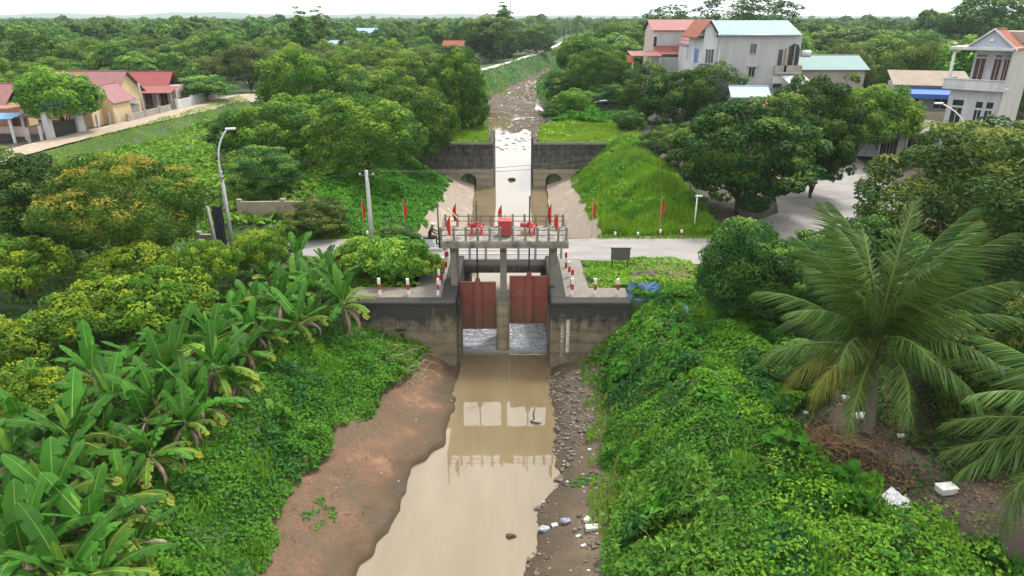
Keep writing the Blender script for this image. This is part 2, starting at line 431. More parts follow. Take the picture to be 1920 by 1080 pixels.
def ribbon(name, pts, widths, off, m, step=1.0, thick=0.0):
    pts = [Vector((p[0], p[1], 0)) for p in pts]
    P = [pts[0]]; Wd = [widths[0]]
    for i in range(len(pts) - 1):
        n = max(1, int((pts[i + 1] - pts[i]).length / step))
        for k in range(1, n + 1):
            t = k / n
            q0, q1, q2, q3 = pts[max(i - 1, 0)], pts[i], pts[i + 1], pts[min(i + 2, len(pts) - 1)]
            P.append(0.5 * ((2 * q1) + (q2 - q0) * t + (2 * q0 - 5 * q1 + 4 * q2 - q3) * t * t + (3 * q1 - q0 - 3 * q2 + q3) * t ** 3))
            Wd.append(widths[i] * (1 - t) + widths[i + 1] * t)
    V = []; K = 5
    for i, p in enumerate(P):
        d = (P[min(i + 1, len(P) - 1)] - P[max(i - 1, 0)]).normalized()
        nrm = Vector((-d.y, d.x, 0))
        for k in range(K):
            s = (k / (K - 1) - .5) * Wd[i] * (1 + .05 * math.sin(i * 1.7 + k))
            V.append((p.x + nrm.x * s, p.y + nrm.y * s, 0))
    V = np.array(V); V[:, 2] = ground_z(V[:, 0], V[:, 1]) if off is not None else 0
    V[:, 2] += (off or 0)
    idx = np.arange(len(V)).reshape(-1, K)
    F = np.stack([idx[:-1, :-1].ravel(), idx[:-1, 1:].ravel(), idx[1:, 1:].ravel(), idx[1:, :-1].ravel()], 1)
    return link_mesh(name, np_mesh(name, V, F, m))
tag(ribbon('path', [(-52.2, 50), (-53.0, 62), (-53.3, 72), (-53.1, 80), (-52.3, 90), (-51.4, 101), (-50.9, 113), (-50.8, 122), (-50, 129), (-47, 133.5), (-42, 136), (-34, 139)], [4.2] * 8 + [5.0, 4.6, 3.8, 3], .12, M_DIRT), 'pale dirt path on the dyke past the pink-roofed houses', 'path', kind='structure')
tag(ribbon('path', [(-26, 166), (-16, 178), (-9.0, 190), (-3, 214.8), (5.0, 253.5), (13, 300), (20, 342), (25, 375), (29, 410)], [3.2] * 9, .25, mat('far_path', (.50, .46, .40), (.42, .385, .33), .6, .95)), 'narrow pale track following the far canal bank', 'path', kind='structure')
# main road: level sheets left and right of the bridge, kerb edge towards the canal
rb = MB()
rb.prism([(-15, 40.6, -.02), (-12, 39.9, .06), (-3.3, 39.75, .06), (-3.3, 43.7, .06), (-12, 43.9, .06), (-15, 43.5, -.02)], (0, 0, -.3))
rb.prism([(2.66, 39.75, .06), (8, 39.3, .06), (13, 38.6, .06), (19, 39.5, .06), (27, 45, .07), (33, 55, .09), (36.5, 71, .1), (40, 90, .12), (33, 90, .12), (26.5, 72, .1), (23.5, 60, .1), (20.5, 50.5, .08), (15, 45.2, .06), (2.66, 43.7, .06)], (0, 0, -.5))
ro = rb.build('road', M_ROAD)
tag(ro, 'pale concrete village road crossing behind the sluice', 'road', kind='structure')
# ------------------------------------------------------------------ the sluice
def wall_material(name, base, light, dark, z0, z1, streak=1.0, patch=.5):
    """weathered concrete: silt-coloured below, black lichen with drips on the upper part"""
    m, nt, P, N, L = _nt(name)
    pos = N.new('ShaderNodeNewGeometry').outputs['Position']
    n1 = noise_node(N, L, 1.3, 7, pos)
    c = ramp(N, L, n1.outputs['Fac'], [(.3, base), (.7, light)])
    mp = N.new('ShaderNodeMapping'); mp.inputs['Scale'].default_value = (2.6, 2.6, .28); L.new(pos, mp.inputs['Vector'])
    n2 = noise_node(N, L, 1.0 * streak, 6, mp.outputs[0], .65)
    n3 = noise_node(N, L, 2.2, 6, pos, .7)
    sx = N.new('ShaderNodeSeparateXYZ'); L.new(pos, sx.inputs[0])
    mr = N.new('ShaderNodeMapRange'); mr.inputs['From Min'].default_value = z0; mr.inputs['From Max'].default_value = z1
    L.new(sx.outputs['Z'], mr.inputs['Value'])
    s = N.new('ShaderNodeMath'); s.operation = 'ADD'; L.new(n2.outputs['Fac'], s.inputs[0]); L.new(n3.outputs['Fac'], s.inputs[1])
    s2 = N.new('ShaderNodeMath'); s2.operation = 'MULTIPLY_ADD'; s2.inputs[1].default_value = patch; L.new(mr.outputs[0], s2.inputs[0]); L.new(s.outputs[0], s2.inputs[2])
    k = N.new('ShaderNodeMapRange'); k.inputs['From Min'].default_value = 1.04; k.inputs['From Max'].default_value = 1.4; L.new(s2.outputs[0], k.inputs['Value'])
    col = mixc(N, L, k.outputs[0], c.outputs[0], dark)
    # tide lines in the silt
    wv = N.new('ShaderNodeTexWave'); wv.bands_direction = 'Z'; wv.inputs['Scale'].default_value = .45; wv.inputs['Distortion'].default_value = 2.5; wv.inputs['Detail'].default_value = 3
    L.new(pos, wv.inputs['Vector'])
    wr = ramp(N, L, wv.outputs['Fac'], [(.0, .74), (.25, 1.0), (1, 1.05)])
    col = mixc(N, L, .8, col, wr.outputs[0], 'MULTIPLY')
    L.new(col, P.inputs['Base Color']); P.inputs['Roughness'].default_value = .9; P.inputs['Specular IOR Level'].default_value = .2
    bp = N.new('ShaderNodeBump'); bp.inputs['Strength'].default_value = .5; bp.inputs['Distance'].default_value = .04
    n4 = noise_node(N, L, 9, 8, pos, .7); L.new(n4.outputs['Fac'], bp.inputs['Height']); L.new(bp.outputs[0], P.inputs['Normal'])
    return m
M_WING = wall_material('wing_wall_concrete', (.135, .108, .072), (.205, .168, .115), (.042, .04, .036), -1.6, .0, patch=.60)
M_PIER = wall_material('pier_concrete', (.23, .18, .115), (.30, .245, .165), (.10, .09, .07), 0, 3, patch=.1)
M_HEAD = wall_material('headwall_concrete', (.075, .07, .062), (.13, .12, .105), (.022, .022, .021), -2, 1.3, streak=1.6, patch=.28)
M_HEADL = wall_material('headwall_foot_concrete', (.24, .205, .15), (.30, .255, .185), (.10, .09, .07), -1, 3, patch=.1)
M_APRON = mat('apron_concrete', (.30, .24, .18), (.22, .18, .14), .5, .9, .2, 14, c3=(.36, .30, .235))

TOP = .25
sl_root = empty('sluice_structure', (-.47, 35, -3.6))
tag(sl_root, 'weathered concrete sluice with two bays, three columns and a raised operating deck', 'sluice')
def wing(x0, x1, xin):
    b = MB()
    b.box(min(x0, x1), max(x0, x1), 32.4, 33.15, -5.2, TOP, .05)
    return b
wl_ = wing(-8.6, -2.97, 0).build('wing_wall', M_WING, sl_root, True)
wr_ = wing(2.04, 6.2, 0).build('wing_wall', M_WING, sl_root, True)
b = MB(); b.box(-3.75, -2.97, 33.154, 39.9, -5.2, TOP - .004, .04); b.box(-2.97, -2.80, 33.4, 34.9, -5.2, TOP - .5, .03); bay_l = b.build('bay_wall', M_WING, sl_root, True)
b = MB(); b.box(2.06, 2.84, 33.154, 39.9, -5.2, TOP - .004, .04); b.box(1.98, 2.06, 33.4, 34.9, -5.2, TOP - .7, .03); bay_r = b.build('bay_wall', M_WING, sl_root, True)
# paved tops behind the walls
b = MB(); b.box(-8.5, -3.76, 33.16, 34.6, .0, TOP - .01, .02); b.box(-5.3, -3.77, 34.604, 39.4, .0, TOP - .03, .02); b.build('paving', M_CONC, sl_root, True)
b = MB(); b.box(2.85, 6.2, 33.16, 34.5, .0, TOP - .01, .02); b.box(2.852, 4.2, 34.504, 39.4, .0, TOP - .03, .02); b.build('paving', M_CONC, sl_root, True)
# pier with a round nose, cap on top
b = MB()
arc = [(-.88, 36.6), (-.88, 34.85)] + [(-.52 + .36 * math.cos(a), 34.75 + .36 * math.sin(a)) for a in np.linspace(math.pi, 2 * math.pi, 9)] + [(-.16, 34.85), (-.16, 36.6)]
b.prism([(x, y, -5.2) for x, y in arc], (0, 0, 4.95))
pier = b.build('pier', M_PIER, sl_root, True)
b = MB()
arc = [(-.92, 36.0), (-.92, 34.85)] + [(-.52 + .41 * math.cos(a), 34.75 + .41 * math.sin(a)) for a in np.linspace(math.pi, 2 * math.pi, 9)] + [(-.12, 34.85), (-.12, 36.0)]
b.prism([(x, y, -.55) for x, y in arc], (0, 0, .34)); o = b.build('pier_cap', M_CONC, sl_root, True)
# columns with brackets, operating deck
for x, z0 in ((-3.18, TOP - .01), (-.47, -.22), (2.26, TOP - .01)):
    b = MB(); b.box(x - .18, x + .18, 34.75, 35.1, z0, 2.7, .025); col = b.build('column', M_CONC, sl_root, True)
    if x < -3 or x > 2: b = MB(); b.box(x - .17, x + .17, 36.1, 36.4, TOP - .01, 2.7, .025); b.build('column', M_CONC, sl_root, True)
    b = MB(); b.prism([(x - .15, 34.1, 2.695), (x - .15, 34.745, 2.2), (x - .15, 34.745, 2.695)], (.3, 0, 0)); b.build('bracket', M_CONC, sl_root, True)
b = MB()
for x in (-3.18, -.47, 2.26): b = MB(); b.box(x - .2, x + .2, 34.0, 36.6, 2.705, 2.885, .01); b.build('cross_beam', M_CONC, sl_root, True)
M_DECK = wall_material('deck_concrete', (.20, .18, .15), (.29, .265, .225), (.075, .07, .06), 2.2, 3.4, patch=.2)
b = MB(); b.box(-3.85, 2.98, 33.85, 36.75, 2.89, 3.12, .03); b.box(-3.85, 2.98, 33.85, 34.0, 2.72, 2.886, .01); deck = b.build('deck', M_DECK, sl_root, True)
# railing: separate posts and bars
rx = [-3.72, -3.05, -2.42, -1.79, -1.17, -.63, .04, .70, 1.33, 1.92, 2.42, 2.85]
for yy in (33.95, 36.62):
    for x in rx:
        hgt = .74 if yy < 35 else .70
        b = MB(); b.box(x - .06, x + .06, yy - .06, yy + .06, 3.115, 3.12 + hgt, .012); b.build('railing_post', M_CONC, sl_root, True)
    for zz in (3.42, 3.70):
        b = MB(); b.tube([(-3.72, yy, zz), (2.85, yy, zz)], .022, 6); b.build('railing_bar', M_STEEL, sl_root, True)
for x in (-3.74, 2.87):
    for zz in (3.42, 3.70): b = MB(); b.tube([(x, 33.95, zz), (x, 36.62, zz)], .02, 6); b.build('railing_bar', M_STEEL, sl_root, True)

# painted steel gates
def gate_material():
    m, nt, P, N, L = _nt('gate_paint')
    pos = N.new('ShaderNodeNewGeometry').outputs['Position']
    n1 = noise_node(N, L, 1.6, 7, pos, .65); n2 = noise_node(N, L, 6, 6, pos, .7)
    c = ramp(N, L, n1.outputs['Fac'], [(.28, (.19, .042, .03)), (.5, (.235, .055, .038)), (.72, (.27, .075, .052))])
    mp = N.new('ShaderNodeMapping'); mp.inputs['Scale'].default_value = (3.5, 3.5, .35); L.new(pos, mp.inputs['Vector'])
    n3 = noise_node(N, L, 1.2, 5, mp.outputs[0], .6)
    sx = N.new('ShaderNodeSeparateXYZ'); L.new(pos, sx.inputs[0])
    mr = N.new('ShaderNodeMapRange'); mr.inputs['From Min'].default_value = -.7; mr.inputs['From Max'].default_value = -2.3; L.new(sx.outputs['Z'], mr.inputs['Value'])
    ad = N.new('ShaderNodeMath'); ad.operation = 'MULTIPLY_ADD'; ad.inputs[1].default_value = .40; L.new(mr.outputs[0], ad.inputs[0]); L.new(n3.outputs['Fac'], ad.inputs[2])
    k = N.new('ShaderNodeMapRange'); k.inputs['From Min'].default_value = .46; k.inputs['From Max'].default_value = .80; k.inputs['To Max'].default_value = .9; L.new(ad.outputs[0], k.inputs['Value'])
    col = mixc(N, L, k.outputs[0], c.outputs[0], (.135, .07, .042))
    sp = N.new('ShaderNodeMapRange'); sp.inputs['From Min'].default_value = .58; sp.inputs['From Max'].default_value = .68; sp.inputs['To Max'].default_value = .6; L.new(n2.outputs['Fac'], sp.inputs['Value'])
    col = mixc(N, L, sp.outputs[0], col, (.10, .05, .035))
    L.new(col, P.inputs['Base Color']); P.inputs['Roughness'].default_value = .62
    bp = N.new('ShaderNodeBump'); bp.inputs['Strength'].default_value = .3; bp.inputs['Distance'].default_value = .02
    L.new(n2.outputs['Fac'], bp.inputs['Height']); L.new(bp.outputs[0], P.inputs['Normal'])
    return m
M_GATE = gate_material()
def gate(x0, x1, zt, zb, stem_top, label):
    r = empty('sluice_gate', ((x0 + x1) / 2, 35.3, zb)); tag(r, label, 'sluice gate', 'red sluice gates')
    xc = (x0 + x1) / 2; y = 35.3
    b = MB(); b.box(x0, x1, y, y + .10, zb, zt, .012); b.build('plate', M_GATE, r, True)
    for z in (zt - .035, zt - 1.28, zb + .08):
        b = MB(); b.box(x0 + .012, x1 - .012, y - .05, y - .002, z - .035, z + .03, .008); b.build('stiffener', M_GATE, r, True)
    for s in (-1, 1):
        b = MB(); b.box(xc + s * .19 - .035, xc + s * .19 + .035, y - .17, y - .053, zb + .03, zt - .12, .01); b.build('rib', M_GATE, r, True)
    b = MB(); b.prism([(xc - .15, y - .13, zb + .06), (xc + .15, y - .13, zb + .06), (xc + .15, y - .13, zt + .12), (xc + .08, y - .13, zt + .30), (xc - .08, y - .13, zt + .30), (xc - .15, y - .13, zt + .12)], (0, .07, 0)); b.build('lifting_plate', M_GATE, r, True)
    b = MB(); b.tube([(xc, y - .06, zt + .2), (xc, y - .06, stem_top)], .042, 8); b.build('stem', M_STEEL, r, True)
    return xc
XL = gate(-2.93, -.90, .27, -2.62, 4.95, 'lower red steel gate in the left bay of the sluice')
XR = gate(-.14, 2.03, .62, -2.29, 5.2, 'higher raised red steel gate in the right bay of the sluice')
# hoists on the deck
def hoist(x, label):
    r = empty('gate_hoist', (x, 35.24, 3.12)); tag(r, label, 'hoist', 'red gate hoists')
    b = MB(); b.box(-.42, .42, -.34, .34, 0, .05, .01); b.build('base_plate', M_RED, r)
    for sx in (-1, 1):
        for sy in (-1, 1):
            b = MB(); b.box(sx * .26 - .035, sx * .26 + .035, sy * .2 - .035, sy * .2 + .035, .051, .36, .006); b.build('leg', M_RED, r)
    b = MB(); b.box(-.34, .34, -.27, .27, .361, .42, .01); b.build('table', M_RED, r)
    b = MB(); b.tube([(.0, 0, .421), (.0, 0, .52)], [.2, .16], 14); b.tube([(0, 0, .52), (0, 0, .66)], [.12, .09], 12); b.build('gear_housing', M_RED, r)
    b = MB(); b.tube([(-.44, -.1, .53), (-.1, -.1, .53)], .11, 12); b.tube([(-.5, -.1, .53), (-.44, -.1, .53)], .13, 12); b.build('motor', M_RED, r)
    b = MB(); b.tube([(.12, 0, .5), (.4, 0, .5)], .03, 8)
    ring = [(.40, .17 * math.cos(a), .5 + .17 * math.sin(a)) for a in np.linspace(0, 2 * math.pi, 15)]
    b.tube(ring, .018, 6); b.tube([(.4, -.17, .5), (.4, .17, .5)], .012, 5); b.tube([(.4, 0, .33), (.4, 0, .67)], .012, 5); b.build('handwheel', M_RED, r)
hoist(XL, 'red gate hoist on the deck above the left gate')
hoist(XR, 'red gate hoist on the deck above the right gate')
r = empty('control_cabinet', (-.38, 34.75, 3.12)); tag(r, 'red metal control cabinet with sloped lid standing mid deck', 'cabinet')
b = MB(); b.box(-.36, .36, -.25, .25, .09, .86, .02); b.build('casing', M_RED, r)
b = MB(); b.prism([(-.39, -.28, .861), (-.39, .28, .861), (-.39, .28, .96), (-.39, -.28, .91)], (.78, 0, 0)); b.build('lid', M_RED, r)
b = MB(); b.box(-.3, .3, -.2, .2, 0, .089); b.build('plinth', M_CONC, r)
b = MB(); b.tube([(0, .05, .9), (0, .05, 1.25)], .012, 6); b.build('conduit', M_RED, r)
# tall thin mast at the end of the deck and the slack white cord
r = MB(); r.tube([(-3.80, 33.80, 2.8), (-3.83, 33.80, 5.1)], [.045, .035], 8); tag(r.build('steel_mast', M_STEEL), 'thin dark steel mast at the left end of the sluice deck', 'mast')
r = MB(); r.tube([(-3.3, 34.05, 4.85), (-2.9, 34.3, 4.3), (-2.5, 34.6, 3.85), (-2.25, 34.9, 3.6)], [.028, .026, .026, .022], 6); tag(r.build('bamboo_stick', mat('pale_bamboo', (.62, .56, .40), (.52, .46, .32), 5, .6)), 'pale bamboo stick leaning over the left hoist', 'stick')
# staff gauges on the right wing wall
def gauge(x, z0, z1, label, worn):
    r = empty('staff_gauge', (x, 32.4, z0)); tag(r, label, 'gauge', 'staff gauges on the wing wall')
    b = MB(); b.box(x - .09, x + .09, 32.375, 32.397, z0, z1); b.build('plate', mat('gauge_plate', (.42, .38, .3), (.32, .28, .2), 7, .7) if worn else mat('gauge_plate_dim', (.26, .235, .18), (.2, .17, .12), 7, .8), r, True)
    k = 0; z = z0 + .08; lim = z0 + (z1 - z0) * (.0 if worn else .45)
    while z < z1 - .06:
        if z > lim and (k % 7) != 3:
            w = .075 if k % 2 else .045
            b = MB(); b.box(x - .08, x - .08 + w * 2, 32.366, 32.373, z, z + .055); b.build('mark', M_WHITE if worn else mat('dim_white', (.5, .47, .4), (.38, .35, .28), 7, .8), r, True)
        z += .1; k += 1
gauge(2.95, -2.65, -.72, 'white enamel staff gauge, the clearer of two on the wing wall', True)
gauge(2.66, -2.9, -1.0, 'dirty faded staff gauge beside the clear white one', False)
# broken-out left wing wall: notch and cracks are blobs coloured like shaded hollows
b = MB()
for x, z, w, h in ((-5.95, -1.32, .62, .22), (-5.85, -1.62, .34, .36), (-5.6, -2.2, .5, .16), (-4.6, -2.35, .55, .09)):
    b.blob((x, 32.40, z), 1, 1, .25, random.Random(int(w * 100)), (w / 2, .03, h / 2))
b.build('broken_patch', mat('hole_black', (.03, .026, .02), (.05, .042, .03), 6, .95), sl_root, True)

# ------------------------------------------------------------------ road bridge
br = empty('road_bridge', (-.33, 41.7, 0)); tag(br, 'low concrete road bridge with two-bar white railings behind the sluice', 'bridge')
b = MB(); b.box(-3.9, 3.2, 39.7, 43.75, -.35, .075, .03); b.build('slab', M_ROAD, br, True)
b = MB(); b.box(-3.9, 3.2, 39.6, 40.0, -.8, -.352, .03); b.box(-3.9, 3.2, 43.3, 43.7, -.8, -.352, .03); b.build('girder', M_HEAD, br, True)
b = MB(); b.box(-3.95, -2.75, 39.75, 43.75, -5.2, -.801); b.build('abutment', M_WING, br, True)
b = MB(); b.box(1.95, 3.25, 39.75, 43.75, -5.2, -.801); b.build('abutment', M_WING, br, True)
for y in (39.78, 43.66):
    for x in (-3.6, -2.62, -1.62, -.6, .4, 1.45, 2.45, 3.05):
        b = MB(); b.box(x - .07, x + .07, y - .06, y + .06, .07, .78, .015); b.build('railing_post', M_CONCL, br, True)
    for z in (.38, .66): b = MB(); b.box(-3.65, 3.1, y - .03, y + .03, z - .04, z + .04, .01); b.build('railing_bar', M_WHITE, br, True)

# ------------------------------------------------------------------ stilling basin aprons and the headwall
for sgn, xa, xb, lab in ((-1, (-3.35, -4.16), -6.75, 'tan concrete apron sloping to the basin on the left side'), (1, (3.1, 3.9), 6.5, 'tan concrete apron sloping to the basin on the right side')):
    rows = []
    n = 24
    for i in range(n + 1):
        y = 43.8 + (74.6 - 43.8) * i / n
        xi = xa[0] + (xa[1] - xa[0]) * i / n + (.06 * math.sin(i * 1.3))
        zt = float(np.interp(y, [44.3, 48, 74.7], [-.05, -.3, -2.38])); xo = xb + sgn * (.75 * (y - 44.3) / 30.4 + .05) - sgn * abs(.28 * math.sin(i * .7)) * (i > 1)
        rows.append((xi, xo, y, zt))
    b = MB(); lay = []
    for xi, xo, y, zt in rows:
        lay.append([b.bm.verts.new(p) for p in ((xi, y, -5), (xi, y, -3.35), (xi + sgn * .12, y, -3.33), (xo, y, zt + .12), (xo + sgn * .4, y, zt - .9))])
    for i in range(n):
        for k in range(4):
            b.bm.faces.new((lay[i][k], lay[i][k + 1], lay[i + 1][k + 1], lay[i + 1][k]))
    b.bm.faces.new(lay[0]); b.bm.faces.new(lay[-1][::-1])
    tag(b.build('apron', M_APRON), lab, 'apron')
hw = empty('headwall', (0, 75, -3.6)); tag(hw, 'dark stained concrete headwall with an open slot and two arched culverts', 'headwall')
for sgn, xi, xo in ((-1, -2.05, -10.2), (1, 2.34, 10.6)):
    a, c = min(xi, xo), max(xi, xo)
    b = MB(); b.box(a, c, 74.5, 75.2, -1.7, 1.3, .05); b.build('upper_wall', M_HEAD, hw, True)
    # cheek walls of the slot
    b = MB(); x0, x1 = (xi - .45, xi) if sgn < 0 else (xi, xi + .45)
    b.box(x0, x1, 75.204, 84, -5.2, 1.2, .03); b.build('slot_wall', M_HEAD, hw, True)
    # lower wall with an arched opening, built as a frame round the arch
    ac = -4.85 if sgn < 0 else 4.62
    aw = .88
    arch = [(ac + aw * math.cos(t), -2.75 + .72 * math.sin(t)) for t in np.linspace(0, math.pi, 11)]
    b = MB()
    y0 = 74.3
    L0, R0 = (a + .6, c - .04) if sgn < 0 else (a + .04, c - .6)
    b.prism([(L0, y0, -5.2), (ac - aw, y0, -5.2), (ac - aw, y0, -2.75)] + [(x, y0, z) for x, z in arch[::-1][1:6]] + [(ac, y0, -1.62), (L0, y0, -1.62)], (0, .9, 0))
    b.prism([(R0, y0, -5.2), (R0, y0, -1.62), (ac, y0, -1.62)] + [(x, y0, z) for x, z in arch[::-1][5:10]] + [(ac + aw, y0, -2.75), (ac + aw, y0, -5.2)], (0, .9, 0))
    b.build('lower_wall', M_HEADL, hw, True)
    b = MB(); b.box(ac - 1.2, ac + 1.2, 77.5, 77.6, -5.2, -1.5); b.box(ac - 1.2, ac - 1.0, 75.21, 77.5, -5.2, -1.5); b.box(ac + 1.0, ac + 1.2, 75.21, 77.5, -5.2, -1.5); b.build('culvert', M_HEAD, hw, True)
    b = MB(); b.box(a, c, 74.42, 74.5, 1.1, 1.32, .02); b.build('coping', M_CONC, hw, True)
# ------------------------------------------------------------------ houses
def sheet_roof_material(name, c, c2, pitch=.35, axis='X'):
    """profiled metal or fibre sheet: fine ribs as relief, fading and rust as colour"""
    m, nt, P, N, L = _nt(name)
    tc = N.new('ShaderNodeTexCoord').outputs['Object']
    n = noise_node(N, L, .7, 6, tc, .65)
    r = ramp(N, L, n.outputs['Fac'], [(.3, c), (.7, c2)])
    L.new(r.outputs[0], P.inputs['Base Color']); P.inputs['Roughness'].default_value = .55; P.inputs['Specular IOR Level'].default_value = .3
    w = N.new('ShaderNodeTexWave'); w.bands_direction = axis; w.inputs['Scale'].default_value = 2 * math.pi / (20 * pitch) * 1.0
    L.new(tc, w.inputs['Vector'])
    bp = N.new('ShaderNodeBump'); bp.inputs['Strength'].default_value = .6; bp.inputs['Distance'].default_value = .05
    L.new(w.outputs['Fac'], bp.inputs['Height']); L.new(bp.outputs[0], P.inputs['Normal'])
    return m
RF_PINK = sheet_roof_material('pink_sheet', (.235, .105, .105), (.195, .085, .085))
RF_RED = sheet_roof_material('red_sheet', (.235, .07, .066), (.19, .055, .05))
RF_DRED = sheet_roof_material('dark_red_sheet', (.20, .045, .045), (.24, .055, .05))
RF_TEAL = sheet_roof_material('teal_sheet', (.15, .255, .265), (.19, .29, .30))
RF_GREY = sheet_roof_material('grey_sheet', (.24, .22, .20), (.17, .15, .135))
RF_BLUE = sheet_roof_material('blue_sheet', (.08, .21, .38), (.11, .25, .41))
RF_LBLUE = sheet_roof_material('pale_blue_sheet', (.22, .34, .44), (.28, .38, .46))
RF_TILE = mat('orange_tile', (.27, .085, .05), (.20, .06, .035), 2.2, .8, .5, 12, coord='obj')
W_GREY = mat('grey_render', (.27, .265, .26), (.34, .335, .33), .9, .9, .1, coord='obj', stretch=(1, 1, .22), c3=(.38, .375, .37))
W_WHITE = mat('white_render', (.30, .29, .28), (.44, .44, .45), 1.1, .85, coord='obj', stretch=(1, 1, .25), c3=(.52, .52, .53))
W_CREAM = mat('cream_render', (.56, .43, .24), (.48, .36, .20), 1.2, .9, coord='obj')
W_PINKR = mat('pink_render', (.52, .40, .36), (.44, .33, .30), 1.2, .9, coord='obj')
W_BRICK = mat('bare_brick', (.30, .15, .10), (.22, .11, .075), 4, .95, .4, 20, coord='obj')
W_OLD = mat('old_white_wall', (.34, .31, .27), (.25, .225, .19), .5, .95, .1, c3=(.40, .37, .33))
M_BLUEP = mat('blue_paint', (.05, .14, .45), (.04, .11, .36), 3, .6)
M_SHUT = mat('dark_red_shutter', (.09, .03, .03), (.06, .022, .022), 4, .5)
M_DARKIN = mat('dark_interior_and_goods', (.05, .045, .045), (.035, .03, .03), 3, .9)  # near-black stands for unlit interiors; also used on counter and clutter

def house(name, loc, rz, label, cat='house', group=None):
    return tag(empty(name, loc, rz), label, cat, group)
def opening(par, kind, x, z, w, h, y, pane_m=None, frame_m=None, face='f', bars=1):
    """a window or door: projecting frame, recessed pane, bars; face f = local -Y, l = local -X, r = local +X (y is then the wall's X)"""
    def bx(b, a0, a1, d0, d1, z0, z1):
        if face == 'f': b.box(a0, a1, y - d1, y - d0, z0, z1)
        elif face == 'l': b.box(y - d1, y - d0, a0, a1, z0, z1)
        else: b.box(y + d0, y + d1, a0, a1, z0, z1)
    t = .07
    b = MB()
    bx(b, x - w / 2 - t, x - w / 2, .002, .07, z - t, z + h + t); bx(b, x + w / 2, x + w / 2 + t, .002, .07, z - t, z + h + t)
    bx(b, x - w / 2, x + w / 2, .002, .07, z + h, z + h + t)
    if kind == 'window': bx(b, x - w / 2 - .03, x + w / 2 + .03, .002, .10, z - t, z)
    o = b.build(kind, frame_m or W_WHITE, par)
    b = MB(); bx(b, x - w / 2, x + w / 2, .004, .022, z, z + h); b.build('pane' if kind == 'window' else 'leaf', pane_m or M_GLASS, o)
    for i in range(bars):
        xx = x - w / 2 + w * (i + 1) / (bars + 1)
        b = MB(); bx(b, xx - .022, xx + .022, .024, .045, z, z + h); b.build('mullion', frame_m or W_WHITE, o)
    return o
def gable_roof(par, x0, x1, y0, y1, ze, zr, m, over=.35, th=.09, name='roof', ridge='x'):
    """two sloping sheets; ridge along local x or y"""
    b = MB()
    if ridge == 'x':
        ym = (y0 + y1) / 2; k = (zr - ze) / (ym - y0)
        for s, yy in ((-1, y0 - over), (1, y1 + over)):
            zz = ze - over * k
            b.prism([(x0 - over, yy, zz), (x0 - over, ym, zr), (x0 - over, ym, zr + th), (x0 - over, yy, zz + th)], (x1 - x0 + 2 * over, 0, 0))
    else:
        xm = (x0 + x1) / 2; k = (zr - ze) / (xm - x0)
        for xx in (x0 - over, x1 + over):
            zz = ze - over * k
            b.prism([(xx, y0 - over, zz), (xm, y0 - over, zr), (xm, y0 - over, zr + th), (xx, y0 - over, zz + th)], (0, y1 - y0 + 2 * over, 0))
    o = b.build(name, m, par)
    b = MB()
    if ridge == 'x': b.tube([(x0 - over, ym, zr + th), (x1 + over, ym, zr + th)], .1, 6)
    else: b.tube([(xm, y0 - over, zr + th), (xm, y1 + over, zr + th)], .1, 6)
    b.build('ridge_cap', m, o)
    return o
def gable_wall(b, x0, x1, y, t, ze, zr):
    b.prism([(x0, y, ze), (x1, y, ze), ((x0 + x1) / 2, y, zr)], (0, t, 0))
def shed_roof(par, x0, x1, y0, y1, z0, z1, m, name='roof', th=.07):
    b = MB(); b.prism([(x0, y0, z0), (x0, y1, z1), (x0, y1, z1 + th), (x0, y0, z0 + th)], (x1 - x0, 0, 0))
    return b.build(name, m, par)

# --- tall grey house with the teal roof
h = house('town_house', (31.0, 94.5, .4), 0, 'tall grey side-walled house with a pale teal sheet roof')
b = MB(); b.box(-5.2, 5.2, -4.5, 4.5, 0, 11.55); b.build('wall', W_GREY, h)
shed_roof(h, -5.5, 4.9, -5.0, .2, 11.62, 13.2, RF_TEAL); b = MB(); b.prism([(-5.4, .2, 13.2), (-5.4, 4.8, 11.62), (-5.4, 4.8, 11.70), (-5.4, .2, 13.27)], (10.2, 0, 0)); b.build('roof', RF_TEAL, h)
b = MB(); b.prism([(-5.15, -4.45, 11.56), (-5.15, 4.45, 11.56), (-5.15, .2, 13.1)], (.2, 0, 0)); b.prism([(4.6, -4.45, 11.56), (4.6, 4.45, 11.56), (4.6, .2, 13.1)], (.2, 0, 0)); b.build('gable', W_GREY, h)
opening(h, 'window', -.75, 9.4, .75, 1.15, -4.5, frame_m=W_GREY); opening(h, 'window', -.6, 6.6, .75, 1.15, -4.5, frame_m=W_GREY)
b = MB(); b.box(-1.3, .1, -4.85, -4.503, 7.85, 7.92); b.build('window_hood', W_GREY, h)
